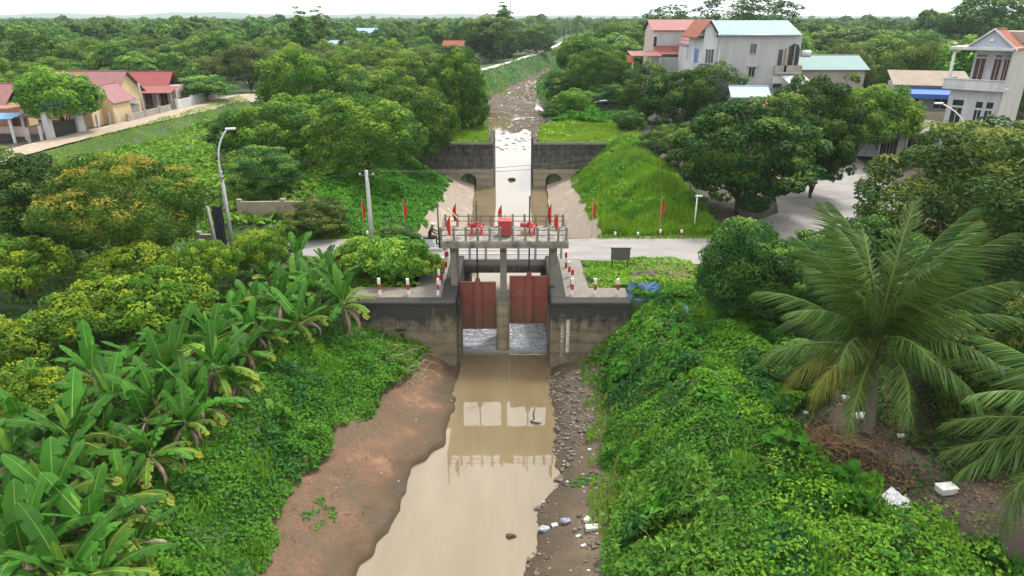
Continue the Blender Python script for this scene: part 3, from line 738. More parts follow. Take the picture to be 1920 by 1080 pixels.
# white street front with balconies and a tiled gable
b = MB(); b.box(-7.0, -5.203, -4.3, 3.2, 0, 11.3); b.build('front_bay', W_WHITE, h)
b = MB(); b.box(-7.9, -7.003, -4.2, 3.0, 3.5, 3.7); b.box(-7.9, -7.003, -4.2, 3.0, 7.2, 7.4); b.build('balcony', W_WHITE, h)
b = MB()
for z in (3.7, 7.4): b.box(-7.9, -7.8, -4.2, 3.0, z, z + .85); b.box(-7.8, -7.003, -4.2, -4.1, z, z + .85)
b.build('balcony_wall', W_WHITE, h)
opening(h, 'window', -6.1, 8.3, 1.0, 1.6, -4.3, bars=2); opening(h, 'window', -6.1, 4.6, 1.0, 1.5, -4.3, bars=2)
opening(h, 'door', -1.5, 7.45, 1.8, 2.4, -7.0, M_BLUEP, W_WHITE, 'l')
b = MB(); b.prism([(-8.0, -4.7, 11.2), (-6.4, -4.7, 13.2), (-6.4, -4.7, 13.32), (-8.0, -4.7, 11.32)], (0, 8.4, 0)); b.prism([(-6.4, -4.7, 13.2), (-5.35, -4.7, 11.75), (-5.35, -4.7, 11.87), (-6.4, -4.7, 13.32)], (0, 8.4, 0)); b.build('tiled_roof', RF_TILE, h)
b = MB(); b.prism([(-6.98, -4.28, 11.303), (-5.42, -4.28, 11.303), (-5.42, -4.28, 11.7), (-6.4, -4.28, 13.1), (-6.98, -4.28, 12.4)], (0, .2, 0)); b.build('gable', W_WHITE, h)
# rear loggia on the right: recess, arch, parapet, water tank
b = MB(); b.box(2.2, 5.6, -4.9, -4.503, 7.0, 7.2); b.build('loggia_floor', W_GREY, h)
b = MB(); b.box(2.2, 5.6, -4.9, -4.8, 7.2, 8.0); b.box(2.2, 2.3, -4.8, -4.503, 7.2, 8.0); b.build('loggia_parapet', W_OLD, h)
b = MB(); b.box(2.5, 3.0, -4.54, -4.503, 8.0, 9.9); b.prism([(3.6, -4.54, 8.0), (5.1, -4.54, 8.0), (5.1, -4.54, 9.9), (4.9, -4.54, 10.4), (4.3, -4.54, 10.6), (3.7, -4.54, 10.2)], (0, .036, 0)); b.build('loggia_opening', M_GLASS, h)
b = MB(); b.box(3.3, 3.6, -4.9, -4.51, 7.2, 10.0); b.box(4.35, 4.45, -4.85, -4.56, 8.0, 10.4); b.build('loggia_post', W_OLD, h)
b = MB(); b.tube([(5.3, -4.7, 9.4), (6.4, -4.7, 9.4)], .42, 12); b.build('water_tank', W_WHITE, h)
b = MB(); b.box(2.1, 3.4, -4.75, -4.503, 5.2, 6.6); b.build('annex', W_WHITE, h)
b = MB(); b.box(2.2, 3.3, -4.9, -4.76, 5.3, 5.8); b.build('air_unit', M_BLACK, h)

b = MB(); b.tube([(-5.0, -4.58, 0), (-5.0, -4.58, 11.5)], .06, 6); b.build('downpipe', M_GALV, h)
b = MB(); b.tube([(-5.5, -5.05, 11.6), (4.9, -5.05, 11.6)], .07, 6); b.build('gutter', M_GALV, h)
b = MB(); b.tube([(3.6, 2, 12.2), (3.6, 2, 14.6)], .03, 5)
for zz in (14.5, 14.2, 13.9): b.tube([(3.1, 2, zz), (4.1, 2, zz)], .018, 4)
b.build('aerial', M_STEEL, h)
# --- pink-and-white house with red roofs further back
h = house('red_roofed_house', (26.2, 114, .5), 0, 'pinkish two-level house with red sheet roofs left of the teal-roofed house')
b = MB(); b.box(-4.6, 4.8, -3.5, 3.5, 0, 11.6); b.build('wall', W_PINKR, h)
shed_roof(h, -5.0, 5.3, -3.9, .2, 11.65, 13.15, RF_RED); b = MB(); b.prism([(-5, .2, 13.15), (-5, 3.9, 11.65), (-5, 3.9, 11.72), (-5, .2, 13.22)], (10.3, 0, 0)); b.build('roof', RF_RED, h)
b = MB(); b.prism([(-4.6, -3.5, 11.6), (-4.6, 3.5, 11.6), (-4.6, .2, 13.1)], (.15, 0, 0)); b.build('gable', W_WHITE, h)
b = MB(); b.box(-3.9, 2.0, -3.56, -3.503, 9.6, 11.3); b.build('grey_panel', W_GREY, h)
b = MB(); b.box(-5.2, -4.62, -3.4, 1, 7.8, 8.0); b.box(-5.2, -5.1, -3.4, 1, 8.0, 8.8); b.build('balcony', W_WHITE, h)
opening(h, 'window', -4.25, 9.3, .5, 1.5, -3.5, bars=0)
shed_roof(h, -4.2, 2.3, -5.4, -3.51, 8.3, 9.4, RF_RED, 'lower_roof')
b = MB(); b.box(-4.4, 4.0, -5.6, -3.6, 0, 7.9); b.build('ground_storey', W_GREY, h)
h = house('small_gabled_house', (26.6, 104.5, .5), 0, 'narrow white house with small red gable and blue side wall')
b = MB(); b.box(-1.6, 1.9, -2.5, 3, 0, 10.2); b.build('wall', W_WHITE, h)
b = MB(); b.box(1.92, 4.3, -2.2, 2.8, 6.5, 9.6); b.build('blue_wall', M_BLUEP, h)
gable_roof(h, -1.5, 1.2, -2.5, 3.5, 10.1, 11.7, RF_PINK, .3, ridge='y')
b = MB(); gable_wall(b, -1.5, 1.2, -2.49, .2, 10.21, 11.6); b.build('gable', W_WHITE, h)
b = MB(); b.prism([(1.5, -2.4, 10.6), (4.4, -2.4, 10.6), (4.4, .3, 11.8), (1.5, .3, 11.8)], (0, .1, 0)); b.build('roof', RF_PINK, h)
opening(h, 'door', -1.0, 7.6, .7, 2.0, -2.5, M_WOOD); opening(h, 'window', .5, 8.1, .9, 1.3, -2.5)
h = house('porch', (20.6, 108, .5), 0, 'orange-red sheet porch roof at the edge of the trees left of the red-roofed house', 'porch')
shed_roof(h, -3.0, 1.6, -2.5, 1.5, 8.2, 8.7, RF_RED)
for x in (-2.7, 0, 1.4): b = MB(); b.box(x - .08, x + .08, -2.2, -2.04, 0, 8.2); b.build('post', M_GALV, h)
b = MB(); b.box(-3, -2.6, -2.45, 1.4, 7.3, 8.1); b.build('side_sheet', mat('orange_sheet', (.5, .12, .06), (.4, .1, .05), 3, .7), h)

# --- low roofs between the trees in front of the grey house
h = house('blue_roofed_shed', (28.2, 84, .4), R(-6), 'low shed with pale blue sheet roof under the grey side wall', 'shed')
b = MB(); b.box(-2.0, 2.0, -2, 2, 0, 5.0); b.build('wall', W_OLD, h)
gable_roof(h, -2.0, 2.0, -2, 2, 5.0, 5.9, RF_LBLUE, .3)
h = house('tiled_lean_to', (29, 80.8, .4), R(-4), 'orange tiled lean-to roof in front of the blue-roofed shed', 'shed')
b = MB(); b.box(-1.6, 2.2, -1.1, 1.0, 0, 4.0); b.build('wall', W_OLD, h); shed_roof(h, -1.8, 2.4, -1.4, 1.0, 3.95, 4.8, RF_TILE)
h = house('white_canopy', (35.0, 87, .4), R(5), 'white sheet canopy at the right foot of the grey house', 'canopy')
shed_roof(h, -1.4, 1.6, -1.5, 1.2, 6.0, 6.8, mat('white_sheet', (.36, .38, .40), (.28, .3, .32), 2, .5))
for x in (-1.2, 1.4): b = MB(); b.box(x - .06, x + .06, -1.3, -1.18, 0, 6.05); b.build('post', M_GALV, h)
h = house('teal_roofed_hall', (43, 99, .4), 0, 'long low hall with green-teal roof right of the grey house', 'hall')
b = MB(); b.box(-5.4, 4.6, -3.5, 3.5, 0, 7.2); b.build('wall', W_OLD, h); gable_roof(h, -5.4, 4.6, -3.5, 3.5, 7.2, 8.7, sheet_roof_material('green_sheet', (.10, .185, .175), (.13, .215, .2)), .4)

# --- white house on the right with gable, column and balcony
h = house('white_house', (43.6, 66.0, .2), R(-45), 'white balconied house with an orange roof gable at the right edge')
b = MB(); b.box(-2.1, 2.1, 0, 9, 0, 7.5); b.box(-.95, 2.1, 0.9, 9, 7.5, 11.0); b.build('wall', W_WHITE, h)
b = MB(); b.box(2.103, 2.22, -.1, 9, 0, 11.3); b.build('side_wall', mat('bare_side_render', (.40, .38, .36), (.32, .30, .28), 1, .9, coord='obj', stretch=(1, 1, .3)), h)
b = MB(); b.box(-2.6, 2.35, -1.0, 1.2, 7.5, 7.75, .03); b.build('balcony', W_WHITE, h)
b = MB(); b.box(-2.6, 2.35, -1.0, -.88, 7.75, 8.4, .02); b.box(-2.6, -2.48, -.88, 3.0, 7.75, 8.4, .02); b.box(-2.7, 2.4, -1.08, -.84, 8.4, 8.5, .02); b.build('balcony_wall', W_WHITE, h)
b = MB(); b.tube([(-2.3, -.6, 7.75), (-2.3, -.6, 8.6), (-2.3, -.6, 10.9)], [.17, .15, .14], 10); b.build('column', mat('pale_green_render', (.50, .55, .46), (.44, .48, .40), 2, .8, coord='obj'), h)
b = MB(); b.box(-2.7, 2.35, -1.1, 9, 11.02, 11.3, .03); b.build('roof_slab', W_WHITE, h)
gable_roof(h, -1.2, 2.2, -.7, 3.2, 11.3, 12.75, RF_TILE, .25, ridge='y')
b = MB(); gable_wall(b, -1.2, 2.2, -.66, .2, 11.3, 12.7); b.build('gable', mat('blue_grey_render', (.42, .45, .52), (.36, .39, .45), 2, .85, coord='obj'), h)
b = MB()
for x0, x1, z0, z1 in ((-1.6, .5, 11.15, 12.95), (2.6, .5, 11.15, 12.95)): b.prism([(x0, -1.0, z0), (x1, -1.0, z1), (x1, -1.0, z1 - .2), (x0, -1.0, z0 - .2 + .05)], (0, .12, 0))
b.build('barge_board', W_WHITE, h)
b = MB(); b.box(-.9, 2.2, 3.5, 9, 11.6, 12.6); b.build('rear_roof', mat('tan_sheet', (.36, .30, .24), (.3, .25, .2), 1.5, .8, coord='obj'), h)
for x, w in ((-.35, .8), (1.0, .55), (1.72, .4)):
    opening(h, 'door', x, 7.8, w, 2.45, .9, M_SHUT, W_WHITE, bars=1)
    b = MB(); b.box(x - w / 2, x + w / 2, .85, .898, 10.4, 10.58); b.build('vent', M_GLASS, h)
opening(h, 'door', -1.2, 3.6, .9, 2.2, 0, M_GLASS, W_WHITE); b = MB(); b.box(-1.65, -.75, -.03, -.002, 5.98, 6.5); b.build('transom', M_GLASS, h)
for x in (.55, 1.4): opening(h, 'window', x, 4.4, .55, 1.3, 0); b = MB(); b.box(x - .27, x + .27, -.03, -.002, 5.9, 6.45); b.build('transom', M_GLASS, h)
b = MB(); b.box(-2.1, 2.1, -.9, -.005, 3.2, 3.45); b.build('lower_slab', W_WHITE, h)
for x in (-2.35, .5): b = MB(); b.blob((x, -1.0, 11.55 if x < 0 else 11.85), .16, 2); b.build('ball_finial', W_WHITE, h, smooth=True)

# --- low house with the blue awning, on the shop's rear terrace
h = house('awning_house', (47.2, 78.2, .3), R(-18), 'low tan-roofed house with a long blue awning beside the white house')
b = MB(); b.box(-4.4, 3, -1.5, 3, 0, 6.9); b.build('wall', W_GREY, h)
shed_roof(h, -4.7, 3.2, -1.8, 3.2, 6.75, 8.0, mat('tan_fibre', (.26, .215, .165), (.20, .165, .13), 1.2, .9, coord='obj'))
b = MB(); b.prism([(-4.4, -3.1, 5.95), (-4.4, -1.51, 6.5), (-4.4, -1.51, 6.56), (-4.4, -3.1, 6.02)], (7.4, 0, 0)); b.box(-4.4, 3.0, -3.14, -3.1, 5.55, 6.02); b.build('awning', M_BLUEP, h)
opening(h, 'door', -2.3, 3.7, 1.0, 2.1, -1.5, M_WOOD); opening(h, 'window', .4, 4.4, 1.4, 1.2, -1.5, M_WOOD)
b = MB(); b.tube([(2.6, -3.0, 0), (2.6, -3.0, 5.9)], .12, 8); b.build('post', W_WHITE, h)
b = MB(); b.box(-4.6, 3.0, -3.4, -3.2, 0, 4.2); b.build('terrace_wall', mat('cream_wall', (.48, .42, .33), (.40, .35, .27), 1, .9, coord='obj'), h)
for i in range(8): b = MB(); b.box(-4.55 + i * .2, -4.45 + i * .2, -3.36, -3.26, 4.2, 4.8); b.build('baluster', W_OLD, h)
# --- roadside shop
h = house('roadside_shop', (39.3, 72.4, .15), R(-22), 'low roadside shop with grey sheet roof and open shutters', 'shop')
b = MB(); b.box(-4.4, 4.4, 0, 4, 0, 3.0); b.build('wall', W_WHITE, h)
shed_roof(h, -3.0, 4.9, -1.9, 4.3, 2.75, 3.6, RF_GREY)
opening(h, 'door', -2.2, .1, 1.6, 2.2, 0, mat('pale_green_door', (.32, .40, .38), (.26, .33, .31), 2, .7, coord='obj'), W_GREY)
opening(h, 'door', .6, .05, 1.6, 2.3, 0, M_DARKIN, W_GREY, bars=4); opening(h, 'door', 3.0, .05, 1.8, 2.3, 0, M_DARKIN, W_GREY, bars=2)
for x in (-2.9, -.4, 2.0, 4.6): b = MB(); b.box(x - .05, x + .05, -1.75, -1.65, 0, 2.8); b.build('post', M_GALV, h)
b = MB(); b.box(-4.6, -3.05, -.6, -.02, 0, 1.9); b.build('side_screen', mat('brown_board', (.22, .14, .10), (.17, .11, .08), 2, .8, coord='obj'), h)

# --- left side: pink-roofed houses along the dyke path
h = house('cross_winged_house', (-62.0, 103, .3), R(0), 'cream house with broad pink roof and a gabled wing')
b = MB(); b.box(-7.5, 5.5, -3.6, 4.0, 0, 3.6); b.build('wall', W_CREAM, h)
gable_roof(h, -7.5, 5.5, -3.6, 4.0, 3.6, 6.4, RF_PINK, .5)
b = MB(); b.prism([(5.3, -3.6, 3.6), (5.3, 4.0, 3.6), (5.3, .2, 6.3)], (.19, 0, 0)); b.build('gable', W_CREAM, h)
b = MB(); b.box(3.2, 7.6, -8.2, -3.62, 0, 3.0); gable_wall(b, 3.2, 7.6, -8.2, .2, 3.0, 5.0); b.build('wing_wall', W_CREAM, h)
gable_roof(h, 3.2, 7.6, -8.0, -2.5, 3.0, 5.0, RF_PINK, .25, name='wing_roof', ridge='y')
opening(h, 'window', 5.4, 1.2, 1.0, 1.2, -8.2); opening(h, 'window', -1, 1.2, 1.2, 1.3, -3.6); opening(h, 'window', -4.5, 1.2, 1.2, 1.3, -3.6)
b = MB(); b.box(5.0, 5.8, -8.24, -8.203, 3.4, 4.0); b.build('gable_vent', W_OLD, h)
h = house('small_gable_outhouse', (-57.2, 93.2, .3), R(6), 'small cream outhouse with steep pink gable beside the round tree', 'outhouse')
b = MB(); b.box(-1.5, 1.5, -1.8, 1.8, 0, 3.4); gable_wall(b, -1.5, 1.5, -1.8, .2, 3.4, 4.5); b.build('wall', W_CREAM, h)
gable_roof(h, -1.5, 1.5, -1.8, 1.8, 3.4, 4.5, RF_PINK, .2, ridge='y'); opening(h, 'window', .1, 1.7, .5, .9, -1.8, bars=1)
h = house('grey_roofed_shed', (-58.4, 100.4, .3), R(4), 'low shed with flat grey sheet roof beside the outhouse', 'shed')
b = MB(); b.box(-2.6, 3.4, -1.6, 2.5, 0, 1.9); b.build('wall', W_OLD, h); shed_roof(h, -2.8, 3.7, -1.9, 2.8, 1.95, 2.6, RF_GREY)
h = house('veranda_house', (-61.0, 115.5, .3), R(3), 'long house with two-tier dark red roof and open veranda')
b = MB(); b.box(-6.5, 5.5, 0, 5, 0, 3.2); b.build('wall', W_PINKR, h)
gable_roof(h, -6.6, 4.2, 0, 5, 3.3, 5.3, RF_DRED, .4)
shed_roof(h, -3.4, 6.2, -3.6, -.45, 2.45, 3.25, RF_RED, 'veranda_roof')
for x in (-3.0, -.7, 1.6, 3.9, 6.0): b = MB(); b.box(x - .1, x + .1, -3.4, -3.2, 0, 2.5); b.build('post', W_OLD, h)
for x in (-2, 1, 3.5): opening(h, 'door', x, .1, 1.2, 2.1, 0, M_WOOD)
h = house('wide_pink_house', (-70, 92, .3), 0, 'wide house with pink sheet roof at the left edge behind the gate')
b = MB(); b.box(-8, 4.5, -2.5, 3.5, 0, 3.3); b.build('wall', W_CREAM, h); gable_roof(h, -8, 4.5, -2.5, 3.5, 3.3, 5.6, RF_PINK, .5)
b = MB(); b.prism([(-8, -4.6, 2.4), (-8, -2.6, 3.0), (-8, -2.6, 3.08), (-8, -4.6, 2.48)], (12.5, 0, 0)); b.build('veranda_roof', W_CREAM, h)
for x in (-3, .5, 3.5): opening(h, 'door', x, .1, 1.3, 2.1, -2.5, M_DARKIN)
b = MB(); b.box(-4.0, -2.6, -6.5, -4.7, 0, 5.2); b.build('stair_tower', W_PINKR, h)
h = house('brick_shed', (-63.2, 86.2, .3), R(4), 'bare brick shed with a sagging rusty roof behind the blue kiosk', 'shed')
b = MB(); b.box(-3, 1.6, -1.5, 2, 0, 3.4); b.build('wall', W_BRICK, h); shed_roof(h, 1.0, 5.4, -1.6, 2.2, 2.3, 3.1, mat('rusty_sheet', (.16, .09, .06), (.11, .065, .045), 2, .9, coord='obj'))
h = house('blue_roofed_kiosk', (-60.0, 81.2, .3), R(4), 'open roadside kiosk with bright blue roof on white posts', 'kiosk')
shed_roof(h, -2.6, 1.9, -1.3, 1.5, 2.75, 3.1, RF_BLUE)
for x in (-2.3, 1.6):
    for y in (-1.1, 1.2): b = MB(); b.box(x - .12, x + .12, y - .12, y + .12, 0, 2.8); b.build('post', W_WHITE, h)
b = MB(); b.box(-1.2, .7, -.2, .5, .0, .9); b.build('counter', M_DARKIN, h)
b = MB(); b.box(-2.3, 1.5, 1.1, 1.18, .4, 1.6); b.build('rear_panel', W_PINKR, h)
# entrance gate with a blue board
h = house('gateway', (-55.2, 85.1, .3), R(82), 'village gateway with white pillars and a blue board on top', 'gateway')
for x, w in ((-2.6, .38), (2.3, .55)):
    b = MB(); b.box(x - w, x + w, -.35, .35, 0, 3.3 if x < 0 else 2.6, .03); b.build('pillar', W_WHITE, h)
b = MB(); b.box(-2.9, 2.4, -.08, .08, 3.35, 4.35); bd = b.build('board', M_BLUEP, h)
for i, (x, w, z) in enumerate([(-2.1, .5, 3.95), (-1.35, .55, 3.95), (-.6, .45, 3.95), (.1, .55, 3.95), (.85, .5, 3.95), (1.6, .45, 3.95), (-1.6, .8, 3.55), (-.4, .9, 3.55), (.9, .8, 3.55)]):
    b = MB(); b.box(x - w / 2, x + w / 2, -.10, -.083, z, z + .24); b.build('lettering', M_WHITE, bd)
b = MB(); b.box(-2.2, 1.7, -.03, .03, .1, 1.9); b.build('gate_leaf', M_STEEL, h)
# far scattered roofs
far = [(-54.3, 232, 9, 7.2, RF_LBLUE, 'long pale blue roof among the far trees on the left'), (-88, 165, 6, 5.6, RF_TEAL, 'pale teal roof between trees behind the pink-roofed houses'),
       (-20, 250, 7, 6.6, RF_TILE, 'white house with orange roof showing between the far trees'), (16, 480, 14, 9, RF_RED, 'hazy long red roof far up the canal'),
       (-112, 128, 5, 6.0, RF_GREY, 'small cream-roofed house at the left edge among trees'), (230, 330, 10, 10.5, mat('white_flat', (.6, .6, .6), (.5, .5, .5), 1, .8), 'far white building by the right edge under the skyline'),
       (-62, 205, 5, 6.2, RF_DRED, 'small far red roof left of the pale blue roof'), (-66, 330, 9, 9.5, RF_LBLUE, 'tiny far pale roof near the skyline on the left')]
for x, y, w, hh, rm, lab in far:
    h = house('far_house', (x, y, -.2), R((x * 7) % 20 - 10), lab, group='far roofs among the trees')
    b = MB(); b.box(-w / 2, w / 2, -2.5, 2.5, 0, hh - 1.6); b.build('wall', W_WHITE, h); gable_roof(h, -w / 2, w / 2, -2.5, 2.5, hh - 1.6, hh + .2, rm, .4)
    for k in (-.25, .25): opening(h, 'window', w * k, hh - 3.2, .9, 1.2, -2.5)

# walls and posts along the dyke path
def wall_line(pts, hgt, m, label, cat='wall', th=.2):
    r = empty('garden_wall', (pts[0][0], pts[0][1], ground_z(np.array([pts[0][0]]), np.array([pts[0][1]]))[0])); tag(r, label, cat)
    for i in range(len(pts) - 1):
        p, q = Vector((*pts[i], 0)), Vector((*pts[i + 1], 0)); d = (q - p).normalized(); n = Vector((-d.y, d.x, 0)) * th / 2
        zz = ground_z(np.array([p.x, q.x]), np.array([p.y, q.y]))
        a = [Vector((p.x, p.y, zz[0] - .4)), Vector((q.x, q.y, zz[1] - .4)), Vector((q.x, q.y, zz[1] + hgt)), Vector((p.x, p.y, zz[0] + hgt))]
        b = MB(); b.prism([v - n for v in a], 2 * n); b.build('panel', m, r, True)
        b = MB(); b.box(p.x - .17, p.x + .17, p.y - .17, p.y + .17, zz[0] - .3, zz[0] + hgt + .2, .02); b.build('pillar', m, r, True)
    return r
wall_line([(-53.6, 96.5), (-53.4, 101), (-53.3, 105), (-53.2, 108.5)], 1.0, W_OLD, 'long low grey-white wall beside the dyke path')
wall_line([(-53.1, 110.5), (-53.1, 116), (-53.2, 121)], 1.4, W_WHITE, 'clean white wall in front of the veranda house')
wall_line([(-53.3, 122.5), (-53.6, 127), (-55.5, 131.5), (-59, 134)], 1.5, W_OLD, 'curved old white wall at the bend of the dyke path')
for i, (x, y) in enumerate([(-56.2, 79.6), (-55.8, 81.2), (-55.3, 89.2), (-55.0, 91.6), (-54.7, 93.8), (-54.4, 95.3)]):
    b = MB(); b.box(-.13, .13, -.13, .13, 0, 1.7, .02); o = b.build('gate_post', W_WHITE if i % 2 else W_OLD)
    o.location = (x, y, ground_z(np.array([x]), np.array([y]))[0]); o.rotation_euler = (R(2 * (i % 3 - 1)), R(3 * ((i + 1) % 3 - 1)), 0)
    tag(o, ['short grey post nearest the blue kiosk', 'white post between the kiosk and the gateway', 'grey post just past the gateway', 'white post under the round tree', 'grey post before the cream outhouse', 'white post at the start of the low wall'][i], 'post', 'posts along the dyke path')
# low weathered wall and dark tarpaulin in the left garden
wall_line([(-19.6, 47.5), (-16.5, 47.6), (-15, 47.5)], 1.3, mat('tan_old_wall', (.34, .28, .21), (.22, .18, .135), 1.2, .9, .2), 'low weathered tan wall under the dark trees by the lamp post')
wall_line([(-20.6, 42.6), (-19.3, 42.7)], .9, W_OLD, 'short white wall end beside the hanging dark tarpaulin')
# ------------------------------------------------------------------ poles, lamps, wires
def gzs(x, y): return float(ground_z(np.array([x]), np.array([y]))[0])
def pole(x, y, hgt, lean, r0, r1, label, arms=()):
    z = gzs(x, y)
    r = empty('utility_pole', (x, y, z - .1)); tag(r, label, 'utility pole')
    b = MB(); b.tube([(0, 0, 0), (lean * .5, 0, hgt / 2), (lean, 0, hgt)], [r0, (r0 + r1) / 2, r1], 10); b.build('shaft', M_POLE, r)
    for za in arms:
        b = MB(); b.box(-.45 + lean, .45 + lean, -.05, .05, za, za + .08); b.build('cross_arm', M_STEEL, r)
        for s in (-.38, .38): b = MB(); b.tube([(lean + s, 0, za + .08), (lean + s, 0, za + .2)], [.045, .03], 6); b.build('insulator', M_WHITE, r)
    return Vector((x + lean, y, z + hgt))
P1 = pole(-8.45, 39.2, 5.95, -.05, .15, .10, 'slim grey concrete pole beside the bushes left of the road bridge', (5.6,))
P2 = pole(-33.8, 53.0, 3.6, -.1, .16, .11, 'stub of a grey concrete pole behind the yellow-tipped tree')
P3 = pole(-56.3 + 2.6, 101.2, 4.9, .05, .17, .13, 'brown pole beside the low wall on the dyke path', (4.5,))
P4 = pole(-19.0, 41.4, 3.2, -.15, .13, .10, 'short pale post beside the lamp post in the left garden')
P5 = pole(18.6, 54.5, 6.6, .05, .12, .09, 'thin pole hidden in the big spreading tree beside the yard', (6.2,))
def lamp(x, y, hgt, rz, reach, label, shaft_m, arm_m, start=0.0):
    z = gzs(x, y)
    r = empty('street_lamp', (x, y, z), rz); tag(r, label, 'street lamp')
    b = MB(); b.tube([(0, 0, 0), (0, 0, hgt * .68)], [.15, .10], 10); b.build('shaft', shaft_m, r)
    h0 = hgt * .66
    pts = [(0.0, -.13, h0 - .5)] + [(reach * t ** 2.2, -.13, h0 + (hgt - h0) * (t ** .7)) for t in np.linspace(0, 1, 8)]
    b = MB(); b.tube(pts, [.06] * 5 + [.05] * 4, 8); b.build('arm', arm_m, r)
    b = MB(); e = Vector(pts[-1]); b.box(e.x - .1, e.x + .5, e.y - .11, e.y + .11, e.z - .05, e.z + .07, .03); b.build('lamp_head', arm_m, r)
    for zb in (h0 - .3, h0 + .0): b = MB(); b.tube([(0, 0, zb), (0, 0, zb + .08)], .15, 10); b.build('clamp', M_STEEL, r)
    return r
lamp(-17.9, 41.3, 7.9, R(15), .75, 'curved white street lamp on a concrete pole in the left garden', M_POLE, M_GALV)
lamp(33.2, 50.2, 8.35, R(180), 2.2, 'white curved street lamp rising out of the tree on the right', M_GALV, M_WHITE)
lamp(22.5, 160, 9.5, R(0), 1.6, 'far thin street lamp above the canal-side trees', M_GALV, M_GALV)
r = empty('garden_lamp', (12.75, 45.6, gzs(12.75, 45.6))); tag(r, 'small white lamp post beside the road in front of the earth bank', 'lamp post')
b = MB(); b.tube([(0, 0, 0), (0, 0, 2.5)], .05, 8); b.build('post', M_WHITE, r); b = MB(); b.box(-.12, .35, -.08, .08, 2.45, 2.56, .02); b.build('lamp_head', M_WHITE, r); b = MB(); b.box(-.2, .2, -.2, .2, 0, .12); b.build('foot', M_BLACK, r)
b = MB(); b.tube([(-1.2, 520, 0), (-1.2, 520, 60)], [.6, .25], 4)
tag(b.build('radio_mast', M_GALV), 'very thin pale radio mast on the far skyline', 'mast')
def wire(a, c, sag, label, rad=.014):
    a, c = Vector(a), Vector(c); n = 18
    b = MB(); b.tube([a.lerp(c, i / n) - Vector((0, 0, sag * 4 * (i / n) * (1 - i / n))) for i in range(n + 1)], rad, 4)
    tag(b.build('overhead_wire', M_BLACK), label, 'wire', 'overhead wires across the canal')
wire(P1 + Vector((-.38, 0, -.1)), P5 + Vector((-.38, 0, -.15)), 1.15, 'upper black wire sagging from the grey pole across the basin')
wire(P1 + Vector((.38, 0, -.1)), P5 + Vector((.38, 0, -.15)), 1.4, 'lower black wire sagging from the grey pole across the basin')
wire(P5 + Vector((.3, 0, -.2)), (33, 52, 6.0), .7, 'black wire running from the roadside pole over the concrete yard')
wire(P5 + Vector((.3, 0, -1.2)), (31, 50, 4.6), .5, 'second black wire low over the concrete yard')
wire(P1 + Vector((-.3, 0, -.2)), (-18, 41.4, 5.2), .4, 'wire from the grey pole to the left garden lamp post')
wire(P3 + Vector((0, 0, -.3)), (-47, 128, 4.5), .5, 'thin wire beside the dyke path wall')

# ------------------------------------------------------------------ guard posts
def guard_post(x, y, z, label, red_top=False, hgt=.95, group='red and white guard posts'):
    r = empty('guard_post', (x, y, z)); tag(r, label, 'guard post', group)
    r.rotation_euler = (R(random.uniform(-2.5, 2.5)), R(random.uniform(-2.5, 2.5)), R(random.uniform(-8, 8)))
    w = .07
    for i in range(3):
        b = MB(); z0, z1 = hgt * i / 3, hgt * (i + 1) / 3
        b.box(-w, w, -w, w, z0, z1 - .0005, .006); b.build('band', (M_STRIPE if (i == 1) != red_top else M_WHITE), r)
FT = TOP - .01
for i, x in enumerate((-7.05, -5.5, -3.95)): guard_post(x, 33.45, FT, ['striped guard post leftmost on the left wing wall', 'striped guard post in the middle of the left wing wall', 'striped guard post on the left wing wall nearest the gate'][i])
for i, (x, y) in enumerate(((-4.0, 34.9), (-3.98, 35.9), (-3.95, 36.9), (-3.92, 37.9), (-3.9, 38.9))): guard_post(x, y, FT - .02, 'striped guard post %s in the row running back beside the left column' % ['nearest', 'second', 'third', 'fourth', 'farthest'][i], i % 2 == 1)
for i, x in enumerate((3.2, 4.42, 5.65)): guard_post(x, 33.45, FT, ['striped guard post on the right wing wall nearest the gauges', 'striped guard post in the middle of the right wing wall', 'striped guard post beside the blue sheet on the right wing wall'][i])
for i, (x, y) in enumerate(((3.3, 34.9), (3.27, 36.2), (3.22, 37.8))): guard_post(x, y, FT - .02, 'striped guard post %s in the row behind the right column' % ['nearest', 'middle', 'farthest'][i], i % 2 == 0)
for i, px in enumerate((1066, 1112, 1153, 1195, 1237, 1276)):
    p = gz(px, 443, .06); guard_post(p.x, 44.35, gzs(p.x, 44.35) - .02, '%s roadside post behind the road right of the sluice' % ['first', 'second', 'third', 'fourth', 'fifth', 'sixth'][i], False, .62, 'short posts along the far road edge')
for i, px in enumerate((690, 723, 760, 796)):
    p = gz(px, 443, .06); guard_post(p.x, 44.35, gzs(p.x, 44.35) - .02, 'short white roadside post behind the bushes, %s from the left' % ['first', 'second', 'third', 'fourth'][i], False, .62, 'short posts along the far road edge')

